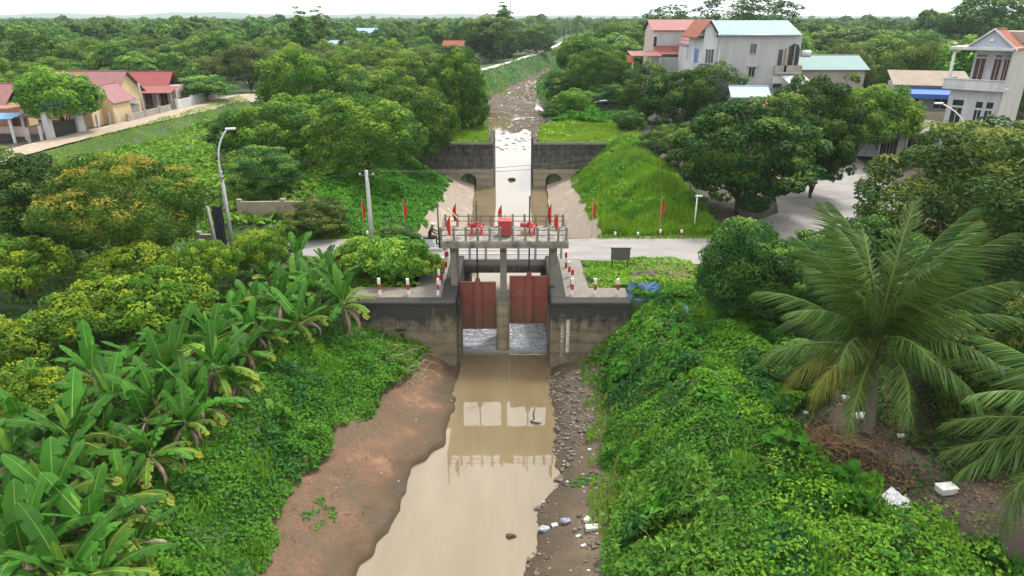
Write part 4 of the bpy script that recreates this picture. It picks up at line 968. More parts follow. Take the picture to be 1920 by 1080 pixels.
# ------------------------------------------------------------------ flags
def flag(x, y, z0, ztop, drop, label, seed, lean=0.0):
    r = empty('flag', (x, y, z0)); tag(r, label, 'flag', 'small red flags')
    H = ztop - z0; rg = random.Random(seed)
    b = MB(); b.tube([(0, 0, 0), (lean * H * .5, 0, H * .5), (lean * H, 0, H)], [.022, .018, .013], 6); b.build('pole', mat('flag_stick', (.40, .33, .22), (.3, .25, .17), 5, .7), r)
    # limp cloth hanging in folds from the stick
    n, mm = 9, 6; b = MB(); rows = []
    for i in range(n + 1):
        t = i / n; row = []
        wd = .03 + .19 * math.sin(min(1, t * 1.15 + .02) * math.pi * .8)
        for k in range(mm + 1):
            s = k / mm
            row.append(b.bm.verts.new((lean * (H - drop * t) + rg.choice((1,)) * s * wd * (1 if seed % 2 else -1), .06 * math.sin(s * 9 + seed + t * 2) * s, H - .02 - drop * (t + .10 * s * (1 - t)))))
        rows.append(row)
    for i in range(n):
        for k in range(mm): b.bm.faces.new((rows[i][k], rows[i][k + 1], rows[i + 1][k + 1], rows[i + 1][k])).smooth = True
    b.build('cloth', M_FLAG, r)
for i, (px, pt, dr, lab) in enumerate(((678, 372, 1.35, 'red flag hanging at the far left beside the grey pole'), (756, 372, 1.35, 'red flag at the foot of the left grassy slope'), (1112, 372, 1.3, 'red flag at the edge of the right apron'), (1241, 369, 1.3, 'red flag farthest right before the bright grass slope'))):
    p = gy(px, pt, 44.45); q = gzs(p.x, 44.45); flag(p.x + (-.03 if i < 2 else .03), 44.45, q - .05, p.z, dr, lab, i * 2 + 1, .0)
for i, (px, pt, Y, dr, lab) in enumerate(((855, 378, 36.72, 1.1, 'red flag on the rear railing near the left hoist'), (844, 401, 33.82, 1.15, 'red flag on the front railing at the left end of the deck'), (941, 382, 36.72, .95, 'red flag behind the red control cabinet'), (1034, 379, 36.72, 1.2, 'larger red flag on the rear railing near the right end'), (1047, 397, 33.82, .95, 'red flag on the front railing at the right end of the deck'))):
    p = gy(px, pt, Y); flag(p.x, Y, 3.0, p.z, dr, lab, 20 + i * 2 + (0 if i != 3 else 0), -.01 if i < 3 else .01)

# ------------------------------------------------------------------ notice board, blue sheets
r = empty('notice_board', (6.35, 37.55, gzs(6.35, 37.55))); tag(r, 'grey notice board on two legs in the grass beside the road', 'notice board')
for s in (-.46, .46): b = MB(); b.box(s - .03, s + .03, -.03, .03, 0, 1.25); b.build('leg', M_STEEL, r)
b = MB(); b.box(-.56, .56, -.05, -.031, .62, 1.32); b.build('panel', mat('board_grey', (.10, .095, .09), (.075, .07, .068), 3, .7), r)
b = MB(); b.box(-.6, .6, -.07, .05, 1.321, 1.37); b.build('top_rail', M_STEEL, r)
def crumpled(name, loc, w, d, amp, m, label, cat, seed, rx=0.0, rz=0.0, n=8):
    rg = random.Random(seed); b = MB(); g = []
    for i in range(n + 1):
        g.append([b.bm.verts.new(((i / n - .5) * w + rg.uniform(-.03, .03) * w, (k / n - .5) * d + rg.uniform(-.03, .03) * d, rg.uniform(-amp, amp))) for k in range(n + 1)])
    for i in range(n):
        for k in range(n): b.bm.faces.new((g[i][k], g[i + 1][k], g[i + 1][k + 1], g[i][k + 1]))
    o = b.build(name, m); o.location = loc; o.rotation_euler = (rx, 0, rz)
    s = o.modifiers.new('thickness', 'SOLIDIFY'); s.thickness = .012
    return tag(o, label, cat)
M_TARPB = mat('blue_tarpaulin', (.045, .12, .26), (.07, .16, .30), 3, .7, c3=(.22, .25, .27))
crumpled('blue_sheet', (6.95, 33.1, .55), 1.6, 1.0, .05, M_TARPB, 'faded blue sheet leaning at the end of the right wing wall', 'sheet', 3, R(62), R(-8))
crumpled('blue_sheet', (8.6, 31.3, .1), .5, .9, .03, M_TARPB, 'narrow blue board lying in the creepers below the wing wall', 'sheet', 4, R(40), R(-20))
crumpled('dark_tarpaulin', (-18.8, 41.9, 1.55), .62, 2.6, .05, mat('navy_cloth', (.022, .024, .04), (.035, .036, .055), 3, .8), 'dark navy tarpaulin hanging beside the lamp post in the left garden', 'tarpaulin', 5, R(84), R(10))
crumpled('shelter_sheet', (14.6, 103.5, 2.4), 4.2, 2.6, .22, mat('grey_tarp', (.34, .37, .42), (.22, .24, .28), 1.5, .6, c3=(.45, .50, .58)), 'ragged grey-blue tarpaulin shelter on the right canal bank', 'shelter', 6, R(-12), R(14), 10)
for i, (x, y) in enumerate(((13.0, 102.6), (16.2, 103.2), (13.2, 104.4), (16, 104.8))):
    b = MB(); b.tube([(x, y, gzs(x, y) - .1), (x, y, 2.4)], .06, 6); o = b.build('shelter_pole', M_BARK); tag(o, 'thin pole propping the grey-blue tarpaulin shelter', 'pole', 'poles under the tarpaulin shelter')
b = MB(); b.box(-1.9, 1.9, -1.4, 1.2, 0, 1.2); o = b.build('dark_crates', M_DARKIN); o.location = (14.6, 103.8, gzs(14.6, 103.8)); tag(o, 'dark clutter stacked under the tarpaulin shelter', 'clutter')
# broken concrete heap beside the notice board and dry brush
def heap(name, cx, cy, rx_, ry_, hgt, n, smin, smax, m, label, cat, seed, z=None):
    rg = random.Random(seed); b = MB()
    for i in range(n):
        a = rg.uniform(0, 2 * math.pi); q = math.sqrt(rg.random())
        x, y = cx + rx_ * q * math.cos(a), cy + ry_ * q * math.sin(a)
        zz = (gzs(x, y) if z is None else z) + hgt * (1 - q) * rg.random() + .02
        s = rg.uniform(smin, smax)
        b.blob((x, y, zz), s, 1, .35, rg, (rg.uniform(.6, 1.3), rg.uniform(.6, 1.2), rg.uniform(.35, .75)))
    return tag(b.build(name, m), label, cat, kind='stuff')
heap('rubble', 8.6, 36.4, 1.9, 1.0, .35, 130, .05, .2, M_RUBBLE, 'broken concrete rubble beside the notice board', 'rubble', 1)

# ------------------------------------------------------------------ scooter and rider
def scooter(x, y, z, rz):
    r = empty('motor_scooter', (x, y, z), rz); tag(r, 'white motor scooter riding along the road left of the sluice', 'scooter')
    mw = mat('scooter_white', (.62, .64, .66), (.55, .57, .6), 4, .25, spec=.5)
    for xx in (-.62, .64):
        b = MB(); ring = [(xx + .22 * math.cos(a), 0, .27 + .22 * math.sin(a)) for a in np.linspace(0, 2 * math.pi, 19)]
        b.tube(ring, .055, 8, False); wh = b.build('wheel', M_BLACK, r)
        b = MB(); b.tube([(xx, -.03, .27), (xx, .03, .27)], .05, 10)
        for a in np.linspace(0, math.pi, 4)[:-1]: b.tube([(xx - .19 * math.cos(a), 0, .27 - .19 * math.sin(a)), (xx + .19 * math.cos(a), 0, .27 + .19 * math.sin(a))], .014, 5)
        b.build('rim', M_GALV, wh)
    b = MB(); b.prism([(-.95, -.13, .66), (-.85, -.13, .80), (-.2, -.13, .74), (-.12, -.13, .5), (.05, -.13, .30), (.3, -.13, .30), (.30, -.13, .22), (-.35, -.13, .22), (-.5, -.13, .45), (-.85, -.13, .52)], (0, .26, 0)); b.build('body', mw, r)
    b = MB(); b.prism([(.32, -.17, .28), (.40, -.17, .28), (.56, -.17, .95), (.46, -.17, .98)], (0, .34, 0)); b.build('leg_shield', mw, r)
    b = MB(); b.prism([(.50, -.12, .72), (.72, -.12, .80), (.70, -.12, 1.02), (.46, -.12, 1.04)], (0, .24, 0)); b.build('cowl', mw, r)
    b = MB(); b.prism([(.44, -.07, .46), (.62, -.07, .56), (.84, -.07, .50), (.88, -.07, .44), (.62, -.07, .50)], (0, .14, 0)); b.build('mudguard', mw, r)
    b = MB(); b.prism([(-.80, -.14, .78), (-.75, -.14, .86), (-.05, -.14, .80), (-.02, -.14, .74)], (0, .28, 0)); b.build('seat', M_BLACK, r)
    b = MB(); b.tube([(.45, -.36, 1.04), (.52, -.15, 1.02), (.52, .15, 1.02), (.45, .36, 1.04)], .02, 6); b.build('handlebar', M_BLACK, r)
    b = MB(); b.tube([(.52, 0, .9), (.64, 0, .27)], .035, 8); b.build('fork', M_STEEL, r)
    for s in (-1, 1): b = MB(); b.tube([(.46, s * .3, 1.04), (.44, s * .36, 1.2)], .01, 5); b.blob((.44, s * .37, 1.23), .055, 1, 0, random, (.4, 1.2, .8)); b.build('mirror', M_BLACK, r)
    b = MB(); b.tube([(-.9, -.16, .36), (-.3, -.16, .30)], [.05, .04], 8); b.build('exhaust', M_GALV, r)
    b = MB(); b.box(.71, .75, -.08, .08, .86, .96, .01); b.build('headlight', M_GLASS, r)
    b = MB(); b.box(-.98, -.93, -.07, .07, .66, .74, .01); b.build('tail_light', M_STRIPE, r)
SC = (-4.95, 41.6, .065)
scooter(*SC, R(2))
def rider(x, y, z, rz):
    J = {'pel': ((-.38, 0, .92), (.15, .17)), 'wst': ((-.33, 0, 1.10), (.13, .15)), 'cst': ((-.24, 0, 1.33), (.14, .18)), 'nck': ((-.18, 0, 1.50), (.06, .06)), 'hd': ((-.13, 0, 1.62), (.09, .085)), 'hd2': ((-.12, 0, 1.74), (.08, .08))}
    E_ = [('pel', 'wst'), ('wst', 'cst'), ('cst', 'nck'), ('nck', 'hd'), ('hd', 'hd2')]
    for s, t in ((-1, 'a'), (1, 'b')):
        J.update({'sh' + t: ((-.22, s * .19, 1.40), (.07, .07)), 'el' + t: ((.02, s * .29, 1.20), (.05, .05)), 'wr' + t: ((.32, s * .33, 1.10), (.037, .037)), 'hn' + t: ((.42, s * .33, 1.075), (.04, .035)),
                  'hp' + t: ((-.34, s * .10, .89), (.10, .10)), 'kn' + t: ((.12, s * .17, .86), (.07, .07)), 'an' + t: ((.08, s * .15, .42), (.045, .045)), 'to' + t: ((.24, s * .16, .36), (.045, .035))})
        E_ += [('cst', 'sh' + t), ('sh' + t, 'el' + t), ('el' + t, 'wr' + t), ('wr' + t, 'hn' + t), ('pel', 'hp' + t), ('hp' + t, 'kn' + t), ('kn' + t, 'an' + t), ('an' + t, 'to' + t)]
    ks = list(J); me = bpy.data.meshes.new('body'); me.from_pydata([J[k][0] for k in ks], [(ks.index(a), ks.index(c)) for a, c in E_], [])
    r = empty('person', (x, y, z), rz); tag(r, 'person in dark jacket and pale helmet riding the white scooter', 'person')
    o = bpy.data.objects.new('body', me); C.objects.link(o); o.parent = r
    sk = o.modifiers.new('skin', 'SKIN'); sv = me.skin_vertices[0].data
    for i, k in enumerate(ks): sv[i].radius = J[k][1]
    sv[0].use_root = True
    o.modifiers.new('sub', 'SUBSURF').levels = 1; o.modifiers['sub'].render_levels = 1
    me.materials.append(mat('dark_jacket', (.02, .02, .024), (.03, .03, .035), 5, .8))
    b = MB(); b.blob((-.125, 0, 1.73), .145, 2, 0, random, (1.08, .95, .85)); b.prism([(.0, -.1, 1.72), (.09, -.08, 1.70), (.09, .08, 1.70), (.0, .1, 1.72)], (0, 0, .02)); b.build('helmet', mat('helmet_white', (.62, .62, .6), (.55, .55, .53), 4, .3), r, smooth=True)
    b = MB(); b.blob((-.07, 0, 1.62), .085, 2, 0, random, (.9, .85, 1.1)); b.blob((.01, 0, 1.61), .02, 1); b.build('face', mat('skin_tone', (.42, .25, .17), (.36, .21, .14), 5, .6), r, smooth=True)
    for s in (-1, 1):
        b = MB()
        for k in range(4): b.tube([(.40, s * (.28 + .027 * k), 1.085), (.475, s * (.28 + .027 * k), 1.075), (.485, s * (.28 + .027 * k), 1.03), (.45, s * (.28 + .027 * k), 1.015)], [.013, .012, .011, .009], 6)
        b.tube([(.37, s * .27, 1.07), (.42, s * .25, 1.045), (.46, s * .265, 1.03)], [.014, .012, .01], 6)
        b.build('fingers', MATS['skin_tone'], r)
rider(*SC, R(2))

# ------------------------------------------------------------------ litter that can be told apart
def foam_block(px, py, z, w, d, h, rz, label, cat='foam block', m=None):
    p = gz(px, py, z); z0 = gzs(p.x, p.y)
    b = MB(); b.box(-w / 2, w / 2, -d / 2, d / 2, 0, h, min(w, h) * .12)
    rg = random.Random(px)
    for v in b.bm.verts: v.co += Vector((rg.uniform(-.02, .02), rg.uniform(-.02, .02), rg.uniform(-.01, .01)))
    o = b.build('foam_block', m or M_FOAM); o.location = (p.x, p.y, z0 - .02); o.rotation_euler = (R(rg.uniform(-8, 8)), R(rg.uniform(-6, 6)), rz)
    return tag(o, label, cat, 'white litter on the banks')
foam_block(1112, 999, -3.25, .56, .24, .16, R(5), 'long white foam slab on the right mud bank')
foam_block(1101, 983, -3.25, .26, .22, .14, R(50), 'square white foam chunk behind the long foam slab')
foam_block(1040, 985, -3.4, .22, .16, .1, R(20), 'small white foam scrap at the water edge')
foam_block(1135, 1045, -3.1, .2, .12, .08, R(70), 'lone white scrap low on the right mud bank')
foam_block(1084, 1010, -3.3, .16, .1, .07, R(10), 'upper of two pale scraps below the foam slab')
foam_block(1094, 1030, -3.3, .17, .1, .07, R(30), 'lower of two pale scraps below the foam slab')
foam_block(1128, 970, -3.1, .14, .1, .08, R(80), 'white scrap right of the foam slab')
foam_block(1105, 845, -3.2, .14, .12, .08, R(0), 'single white scrap on the stony right bank')
foam_block(867, 684, -3.55, .26, .2, .14, R(15), 'pale stone at the water edge by the left wing wall', 'stone')
foam_block(866, 693, -3.55, .28, .2, .13, R(-20), 'nearer pale stone by the left wing wall', 'stone')
foam_block(1510, 775, -.1, .2, .16, .1, R(20), 'small white scrap in the creepers left of the palm')
foam_block(1250, 790, -1.2, .12, .12, .1, R(20), 'white scrap in the middle of the right creepers')
r = empty('foam_box', (gz(1773, 920, 0).x, gz(1773, 920, 0).y, gzs(13.8, 17.6)), R(8)); tag(r, 'white foam box on the earth under the right palm', 'box')
b = MB(); b.box(-.28, .28, -.17, .17, 0, .2, .015); b.build('tub', M_FOAM, r); b = MB(); b.box(-.3, .3, -.19, .19, .201, .25, .015); b.build('lid', M_FOAM, r)
crumpled('rubbish_sheet', (gz(1675, 945, 0).x, gz(1675, 945, 0).y, gzs(11.8, 17) + .16), 1.0, .75, .07, mat('bag_black_white', (.7, .7, .7), (.68, .68, .7), 3.0, .5, c3=(.03, .03, .035)), 'crumpled white plastic sheet with black patches on the earth', 'plastic sheet', 9, R(14), R(30), 8)
for i, (px, py, s, lab) in enumerate(((1612, 782, .3, 'larger white plastic bag under the palm'), (1585, 745, .22, 'white plastic bag behind the palm trunk'), (1690, 815, .16, 'white dish lying right of the palm trunk'), (1020, 990, .2, 'grey-blue plastic bag at the water edge'), (1060, 982, .2, 'dark patterned bag beside the foam chunk'))):
    p = gz(px, py, 0 if i < 3 else -3.4); b = MB(); b.blob((0, 0, s * .35), s, 2, .22, random.Random(i), (1, .75, .5)); o = b.build('plastic_bag', [M_FOAM, M_FOAM, M_FOAM, mat('grey_bag', (.3, .32, .36), (.2, .22, .26), 6, .4), mat('dark_bag', (.06, .06, .12), (.3, .3, .35), 9, .4)][i]); o.location = (p.x, p.y, gzs(p.x, p.y)); tag(o, lab, 'plastic bag')
b = MB(); b.blob((0, 0, 0), .16, 2, .3, random.Random(5), (1.2, .7, .5)); o = b.build('floating_clod', M_BARK); o.location = (-.05, 19.6, WATER_Z + .02); tag(o, 'small dark clod floating in the foreground water', 'clod')
b = MB(); b.blob((0, 0, 0), .4, 2, .3, random.Random(8), (1.1, .8, .6)); o = b.build('floating_tyre_lump', M_BARK); o.location = (-.05, 78.0, WATER_Z + .05); tag(o, 'dark lump standing in the still water of the slot', 'lump')
b = MB(); b.tube([(1.05, 27.2, -3.65), (1.0, 27.2, -3.2), (1.08, 27.15, -2.75)], [.06, .05, .03], 6); b.blob((1.1, 27.2, -3.55), .3, 1, .4, random.Random(2), (1.1, .8, .4)); tag(b.build('snag', mat('grey_snag', (.25, .24, .22), (.17, .16, .15), 8, .9)), 'grey twig snag with trash standing in the water before the gates', 'snag')
# stones on the right bank, scattered and uncountable
rg = np.random.RandomState(11); b = MB(); rr = random.Random(12)
for i in range(4200):
    y = rg.uniform(15, 32.2) if i % 3 else rg.uniform(24, 32)
    LT_, LV_, LW_, RW_, RV_, RT_ = edges_near(np.array([y])); t = rg.rand()
    x = RW_[0] - .25 + (RV_[0] - RW_[0] + .9) * t
    if vnoise(np.array([x]), np.array([y]), 1.2, 15)[0] < (.38 if y > 22 else .48): continue
    s = .018 + .10 * rg.rand() ** 5
    b.blob((x, y, gzs(x, y) + s * .3), s, 1, .3, rr, (rr.uniform(.7, 1.4), rr.uniform(.7, 1.2), rr.uniform(.5, .8)))
tag(b.build('rubble', M_RUBBLE), 'stones and broken rubble strewn over the right mud bank', 'rubble', kind='stuff')
b = MB()
for i in range(170):
    y = rg.uniform(15, 32); LT_, LV_, LW_, RW_, RV_, RT_ = edges_near(np.array([y])); x = RW_[0] + (RV_[0] - RW_[0]) * rg.rand() if i % 9 else LV_[0] + (LW_[0] - LV_[0]) * rg.rand()
    s = .015 + .045 * rg.rand() ** 3; b.blob((x, y, gzs(x, y) + s * .3), s, 1, .3, rr, (1.3, .9, .5))
tag(b.build('litter', mat('litter_mix', (.55, .53, .5), (.4, .36, .3), 1.7, .7, c3=(.2, .2, .24))), 'tiny pale scraps of litter strewn over the mud banks', 'litter', kind='stuff')
b = MB()
for i in range(800):
    y = rg.uniform(96, 215); ul, ur = edges_up(np.array([y])); x = ul[0] + (ur[0] - ul[0]) * rg.rand(); s = (.06 + .22 * rg.rand() ** 2) * (y / 130)
    b.blob((x, y, max(gzs(x, y), WATER_Z) + s * .1), s, 1, .35, rr, (1.6, 1.0, .35))
b2 = MB()
for i in range(220):
    y = rg.uniform(96, 215); ul, ur = edges_up(np.array([y])); x = ul[0] + (ur[0] - ul[0]) * (.25 + .75 * rg.rand()); s = (.05 + .16 * rg.rand() ** 2) * (y / 130)
    b2.blob((x, y, max(gzs(x, y), WATER_Z) + s * .15), s, 1, .35, rr, (1.5, 1.0, .4))
tag(b2.build('litter', M_FOAM), 'pale litter scattered over the silted canal bed upstream', 'litter', kind='stuff')
tag(b.build('debris', mat('canal_debris', (.36, .28, .22), (.14, .10, .075), .6, .9, c3=(.5, .46, .42))), 'trash and clods scattered over the silted canal bed upstream', 'debris', kind='stuff')
# ------------------------------------------------------------------ foliage helpers
def leaf_mesh(name, P, Nn, ln, wd, tint, mat_, rng, fold=.18, up=None):
    """folded two-triangle leaves; P, Nn (n,3); up = preferred leaf axis or None for random"""
    n = len(P)
    Nn = Nn / np.maximum(np.linalg.norm(Nn, axis=1, keepdims=True), 1e-6)
    r = rng.normal(size=(n, 3)) if up is None else up + rng.normal(size=(n, 3)) * .35
    a = r - Nn * (r * Nn).sum(1, keepdims=True); a /= np.maximum(np.linalg.norm(a, axis=1, keepdims=True), 1e-6)
    b = np.cross(Nn, a)
    ln = np.broadcast_to(ln, (n,))[:, None]; wd = np.broadcast_to(wd, (n,))[:, None]
    V = np.empty((n, 4, 3))
    V[:, 0] = P - a * ln * .5; V[:, 1] = P + b * wd * .5 + Nn * wd * fold - a * ln * .06; V[:, 2] = P + a * ln * .5 - Nn * ln * .10; V[:, 3] = P - b * wd * .5 + Nn * wd * fold - a * ln * .06
    i = np.arange(n)[:, None] * 4
    F = np.concatenate([i + np.array([0, 2, 1]), i + np.array([0, 3, 2])], 1).reshape(-1, 3)
    return np_mesh(name, V.reshape(-1, 3), F, mat_, np.repeat(np.clip(tint, 0, 1), 4))

F_LONG = foliage('longan_leaves', (.013, .050, .008), (.052, .135, .014), (.155, .235, .022))
F_GOLD = foliage('flushing_longan_leaves', (.018, .058, .008), (.066, .135, .014), (.25, .215, .026), var=.03)
F_DARK = foliage('dark_broad_leaves', (.010, .040, .010), (.044, .115, .019), (.14, .23, .032))  # mid and light stops raised to paint sunlit crown tops
F_OLIVE = foliage('olive_leaves', (.016, .044, .009), (.050, .096, .015), (.15, .175, .025), var=.12)
F_BRIGHT = foliage('bright_leaves', (.038, .11, .012), (.10, .21, .02), (.20, .30, .028))
F_LIME = foliage('lime_shrub_leaves', (.030, .09, .009), (.092, .18, .013), (.25, .30, .016), var=.15)
F_MID = foliage('mixed_leaves', (.018, .062, .014), (.060, .150, .024), (.17, .26, .038), var=.38)
F_BAMB = foliage('bamboo_leaves', (.05, .095, .022), (.09, .14, .032), (.15, .19, .05), var=.15)
F_CREEP = foliage('creeper_leaves', (.022, .095, .010), (.052, .175, .014), (.12, .27, .022), var=0)
F_GRASS = foliage('grass_blades', (.065, .17, .014), (.13, .275, .02), (.23, .37, .03), var=0)
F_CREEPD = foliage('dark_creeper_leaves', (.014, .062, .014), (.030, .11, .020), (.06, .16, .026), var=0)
F_CREEPY = foliage('yellow_creeper_leaves', (.05, .15, .010), (.10, .23, .014), (.19, .32, .02), var=0)
F_SHRUB = foliage('shrub_leaves', (.028, .10, .014), (.06, .175, .02), (.13, .27, .032), var=0)
F_DRY = foliage('dry_leaves', (.09, .06, .035), (.16, .105, .06), (.24, .17, .10), var=0, trans=.1)

def crown_data(seed, w, h, th, npuff, pr, nleaf, squash=.8, inner=.2, rmin=.55, bottom=-.55, lump=.34):
    rng = np.random.RandomState(seed)
    a = w / 2 - pr * .7; c = (h - th) / 2 - pr * .4 * squash; cz = th + (h - th) / 2
    g = np.arange(npuff) + rng.rand(npuff) * .6
    zz = bottom + (1 - bottom) * (g / npuff); ph = g * 2.39996 + rng.rand() * 6
    rr = np.sqrt(np.maximum(0, 1 - zz ** 2))
    D = np.stack([rr * np.cos(ph), rr * np.sin(ph), zz], 1)
    rad = rmin + (1 - rmin) * rng.rand(npuff) ** .5
    rad *= 1 + lump * (vnoise(D[:, 0] * 2 + 9, D[:, 1] * 2 + D[:, 2] * 3, 1.0, seed) - .5) * 2
    PC = D * rad[:, None] * np.array([a, a, c]) + np.array([0, 0, cz])
    PR = pr * (.65 + .7 * rng.rand(npuff))
    pt = rng.rand(npuff)
    k = rng.choice(npuff, nleaf, p=PR ** 2 / (PR ** 2).sum())
    d = rng.normal(size=(nleaf, 3)); d /= np.linalg.norm(d, axis=1, keepdims=True)
    od = PC[k] - np.array([0, 0, cz - c * .3]); od /= np.maximum(np.linalg.norm(od, axis=1, keepdims=True), 1e-6)
    dot = (d * od).sum(1); flip = dot < -.25
    d[flip] -= 2 * dot[flip][:, None] * od[flip]
    rad2 = np.where(rng.rand(nleaf) < inner, rng.rand(nleaf) * .8, .82 + .25 * rng.rand(nleaf))
    P = PC[k] + d * (PR[k] * rad2)[:, None] * np.array([1, 1, squash])
    nf = nleaf // 7; q = rng.normal(size=(nf, 3)); q /= np.linalg.norm(q, axis=1, keepdims=True)
    P[:nf] = q * (rng.rand(nf, 1) ** .33) * .8 * np.array([a, a, c]) + np.array([0, 0, cz])
    Nn = d * .75 + np.array([0, 0, .5]) + rng.normal(size=(nleaf, 3)) * .42
    return rng, P, Nn, k, pt, d, PC
def tree_proto(seed, w, h, th, npuff, pr, nleaf, ls, m, squash=.8, asp=.5, flush=.3, inner=.2, rmin=.55, bottom=-.55, tr=.16, limbs=9, bark=None, droop=None, lump=.34):
    rng, P, Nn, k, pt, d, PC = crown_data(seed, w, h, th, npuff, pr, nleaf, squash, inner, rmin, bottom, lump)
    tint = .04 + .44 * pt[k] + .18 * rng.rand(len(P)) + flush * np.clip(d[:, 2] + .15, 0, 1) ** 1.5 * (.35 + .9 * (pt[k] > .45))  # lighter puff tops: new growth and a sunlit look put into the tint
    L_ = ls * (.7 + .6 * rng.rand(len(P)))
    up = None if droop is None else np.array([0, 0, -droop])[None, :] + d * .6
    cm = leaf_mesh('crown', P, Nn, L_, L_ * asp, tint, m, rng, up=up)
    b = MB(); rr = random.Random(seed)
    top = th + (h - th) * .45
    b.tube([(0, 0, -.3), (.03 * h * rr.uniform(-1, 1), .03 * h * rr.uniform(-1, 1), th * .6), (.05 * h * rr.uniform(-1, 1), .03 * h * rr.uniform(-1, 1), top)], [tr * 1.25, tr, tr * .45], 8)
    sel = rng.choice(len(PC), min(limbs, len(PC)), replace=False)
    for j in sel:
        q = Vector(PC[j]); s0 = Vector((0, 0, th * rr.uniform(.6, 1.05)))
        mid = s0.lerp(q, .5) + Vector((0, 0, .08 * h))
        b.tube([s0, mid, q], [tr * .5, tr * .3, tr * .12], 5)
    me = bpy.data.meshes.new('trunk'); bmesh.ops.recalc_face_normals(b.bm, faces=b.bm.faces); b.bm.to_mesh(me); b.bm.free(); me.materials.append(bark or M_BARK)
    return dict(crown=cm, trunk=me, w=w, h=h)
PROTO = {}
def proto(kind, variants, **kw):
    PROTO[kind] = [tree_proto(seed=s, **kw) for s in variants]
# near trees
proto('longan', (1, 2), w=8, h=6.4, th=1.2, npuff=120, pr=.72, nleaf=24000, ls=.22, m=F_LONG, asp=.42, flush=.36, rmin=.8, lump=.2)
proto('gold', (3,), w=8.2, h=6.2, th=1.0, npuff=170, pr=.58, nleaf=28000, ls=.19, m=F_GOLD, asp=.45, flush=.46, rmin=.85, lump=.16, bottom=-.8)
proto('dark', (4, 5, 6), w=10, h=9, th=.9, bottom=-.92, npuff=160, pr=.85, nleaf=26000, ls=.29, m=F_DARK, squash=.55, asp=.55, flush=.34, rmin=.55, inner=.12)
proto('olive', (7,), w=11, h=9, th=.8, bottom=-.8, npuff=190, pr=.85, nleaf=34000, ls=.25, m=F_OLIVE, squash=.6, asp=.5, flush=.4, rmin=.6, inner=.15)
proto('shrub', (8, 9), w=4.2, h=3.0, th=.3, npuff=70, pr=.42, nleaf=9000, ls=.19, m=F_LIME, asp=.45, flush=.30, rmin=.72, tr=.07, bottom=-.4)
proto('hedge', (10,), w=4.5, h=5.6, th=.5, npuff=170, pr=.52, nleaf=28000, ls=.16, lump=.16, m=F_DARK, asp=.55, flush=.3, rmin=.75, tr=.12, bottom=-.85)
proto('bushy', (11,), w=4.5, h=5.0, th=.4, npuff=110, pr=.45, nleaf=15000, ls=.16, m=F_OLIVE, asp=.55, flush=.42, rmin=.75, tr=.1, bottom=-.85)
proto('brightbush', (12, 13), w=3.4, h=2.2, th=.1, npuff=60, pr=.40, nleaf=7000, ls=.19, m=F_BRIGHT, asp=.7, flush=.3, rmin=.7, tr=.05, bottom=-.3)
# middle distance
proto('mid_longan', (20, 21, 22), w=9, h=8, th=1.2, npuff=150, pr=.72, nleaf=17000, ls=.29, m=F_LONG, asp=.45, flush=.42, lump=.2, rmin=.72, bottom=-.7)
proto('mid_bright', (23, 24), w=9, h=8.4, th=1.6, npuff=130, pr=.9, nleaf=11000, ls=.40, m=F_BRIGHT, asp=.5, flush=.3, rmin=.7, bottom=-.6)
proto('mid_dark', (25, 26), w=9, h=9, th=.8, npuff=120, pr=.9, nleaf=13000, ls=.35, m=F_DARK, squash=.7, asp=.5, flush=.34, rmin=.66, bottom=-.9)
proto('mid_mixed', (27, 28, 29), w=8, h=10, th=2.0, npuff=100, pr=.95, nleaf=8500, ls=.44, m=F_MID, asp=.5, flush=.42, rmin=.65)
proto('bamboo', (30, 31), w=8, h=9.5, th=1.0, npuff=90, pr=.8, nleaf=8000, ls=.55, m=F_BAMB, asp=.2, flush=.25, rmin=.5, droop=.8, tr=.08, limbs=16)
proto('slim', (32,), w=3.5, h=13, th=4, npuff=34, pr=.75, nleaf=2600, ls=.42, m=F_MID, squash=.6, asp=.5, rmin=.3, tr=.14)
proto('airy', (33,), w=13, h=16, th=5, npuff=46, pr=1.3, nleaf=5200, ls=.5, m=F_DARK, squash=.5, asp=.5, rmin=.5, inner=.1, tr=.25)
# far
proto('far_round', (40, 41, 42), w=9, h=9, th=1.0, npuff=34, pr=1.35, nleaf=1500, ls=.95, m=F_MID, asp=.6, rmin=.65, bottom=-.7, limbs=3)
proto('far_tall', (43, 44), w=7, h=12, th=2.0, npuff=30, pr=1.3, nleaf=1300, ls=.95, m=F_MID, asp=.6, rmin=.5, limbs=3)
TREES = []
def tree(kind, x, y, w, h, label, cat='tree', group=None, var=None, z=None, name=None):
    ps = PROTO[kind]; i = len(TREES)
    p = ps[(var if var is not None else i) % len(ps)]
    zz = gzs(x, y) if z is None else z
    r = empty(name or {'longan': 'longan_tree', 'gold': 'longan_tree', 'mid_longan': 'longan_tree', 'shrub': 'lychee_shrub', 'bamboo': 'bamboo_clump', 'bushy': 'tall_bush', 'brightbush': 'green_bush', 'hedge': 'dense_evergreen'}.get(kind, 'broadleaf_tree'), (x, y, zz - .05), (i * 2.399) % 6.283)
    r.scale = (w / p['w'], w / p['w'], h / p['h'])
    tag(r, label, cat, group)
    link_mesh('trunk', p['trunk'], None, r); link_mesh('crown', p['crown'], None, r)
    TREES.append((x, y, w))
    return r
def tpx(kind, bx, by, wpx, hm, label, z=0.0, **kw):
    """tree whose foot stands at photo pixel (bx, by) on level z, wpx wide"""
    p = gz(bx, by, z); s = FOCAL_PX / (Vector((p.x, p.y, z - CAM_H)).dot(Vector((0, cth, -sth))))
    return tree(kind, p.x, p.y, wpx / s, hm, label, z=gzs(p.x, p.y), **kw)

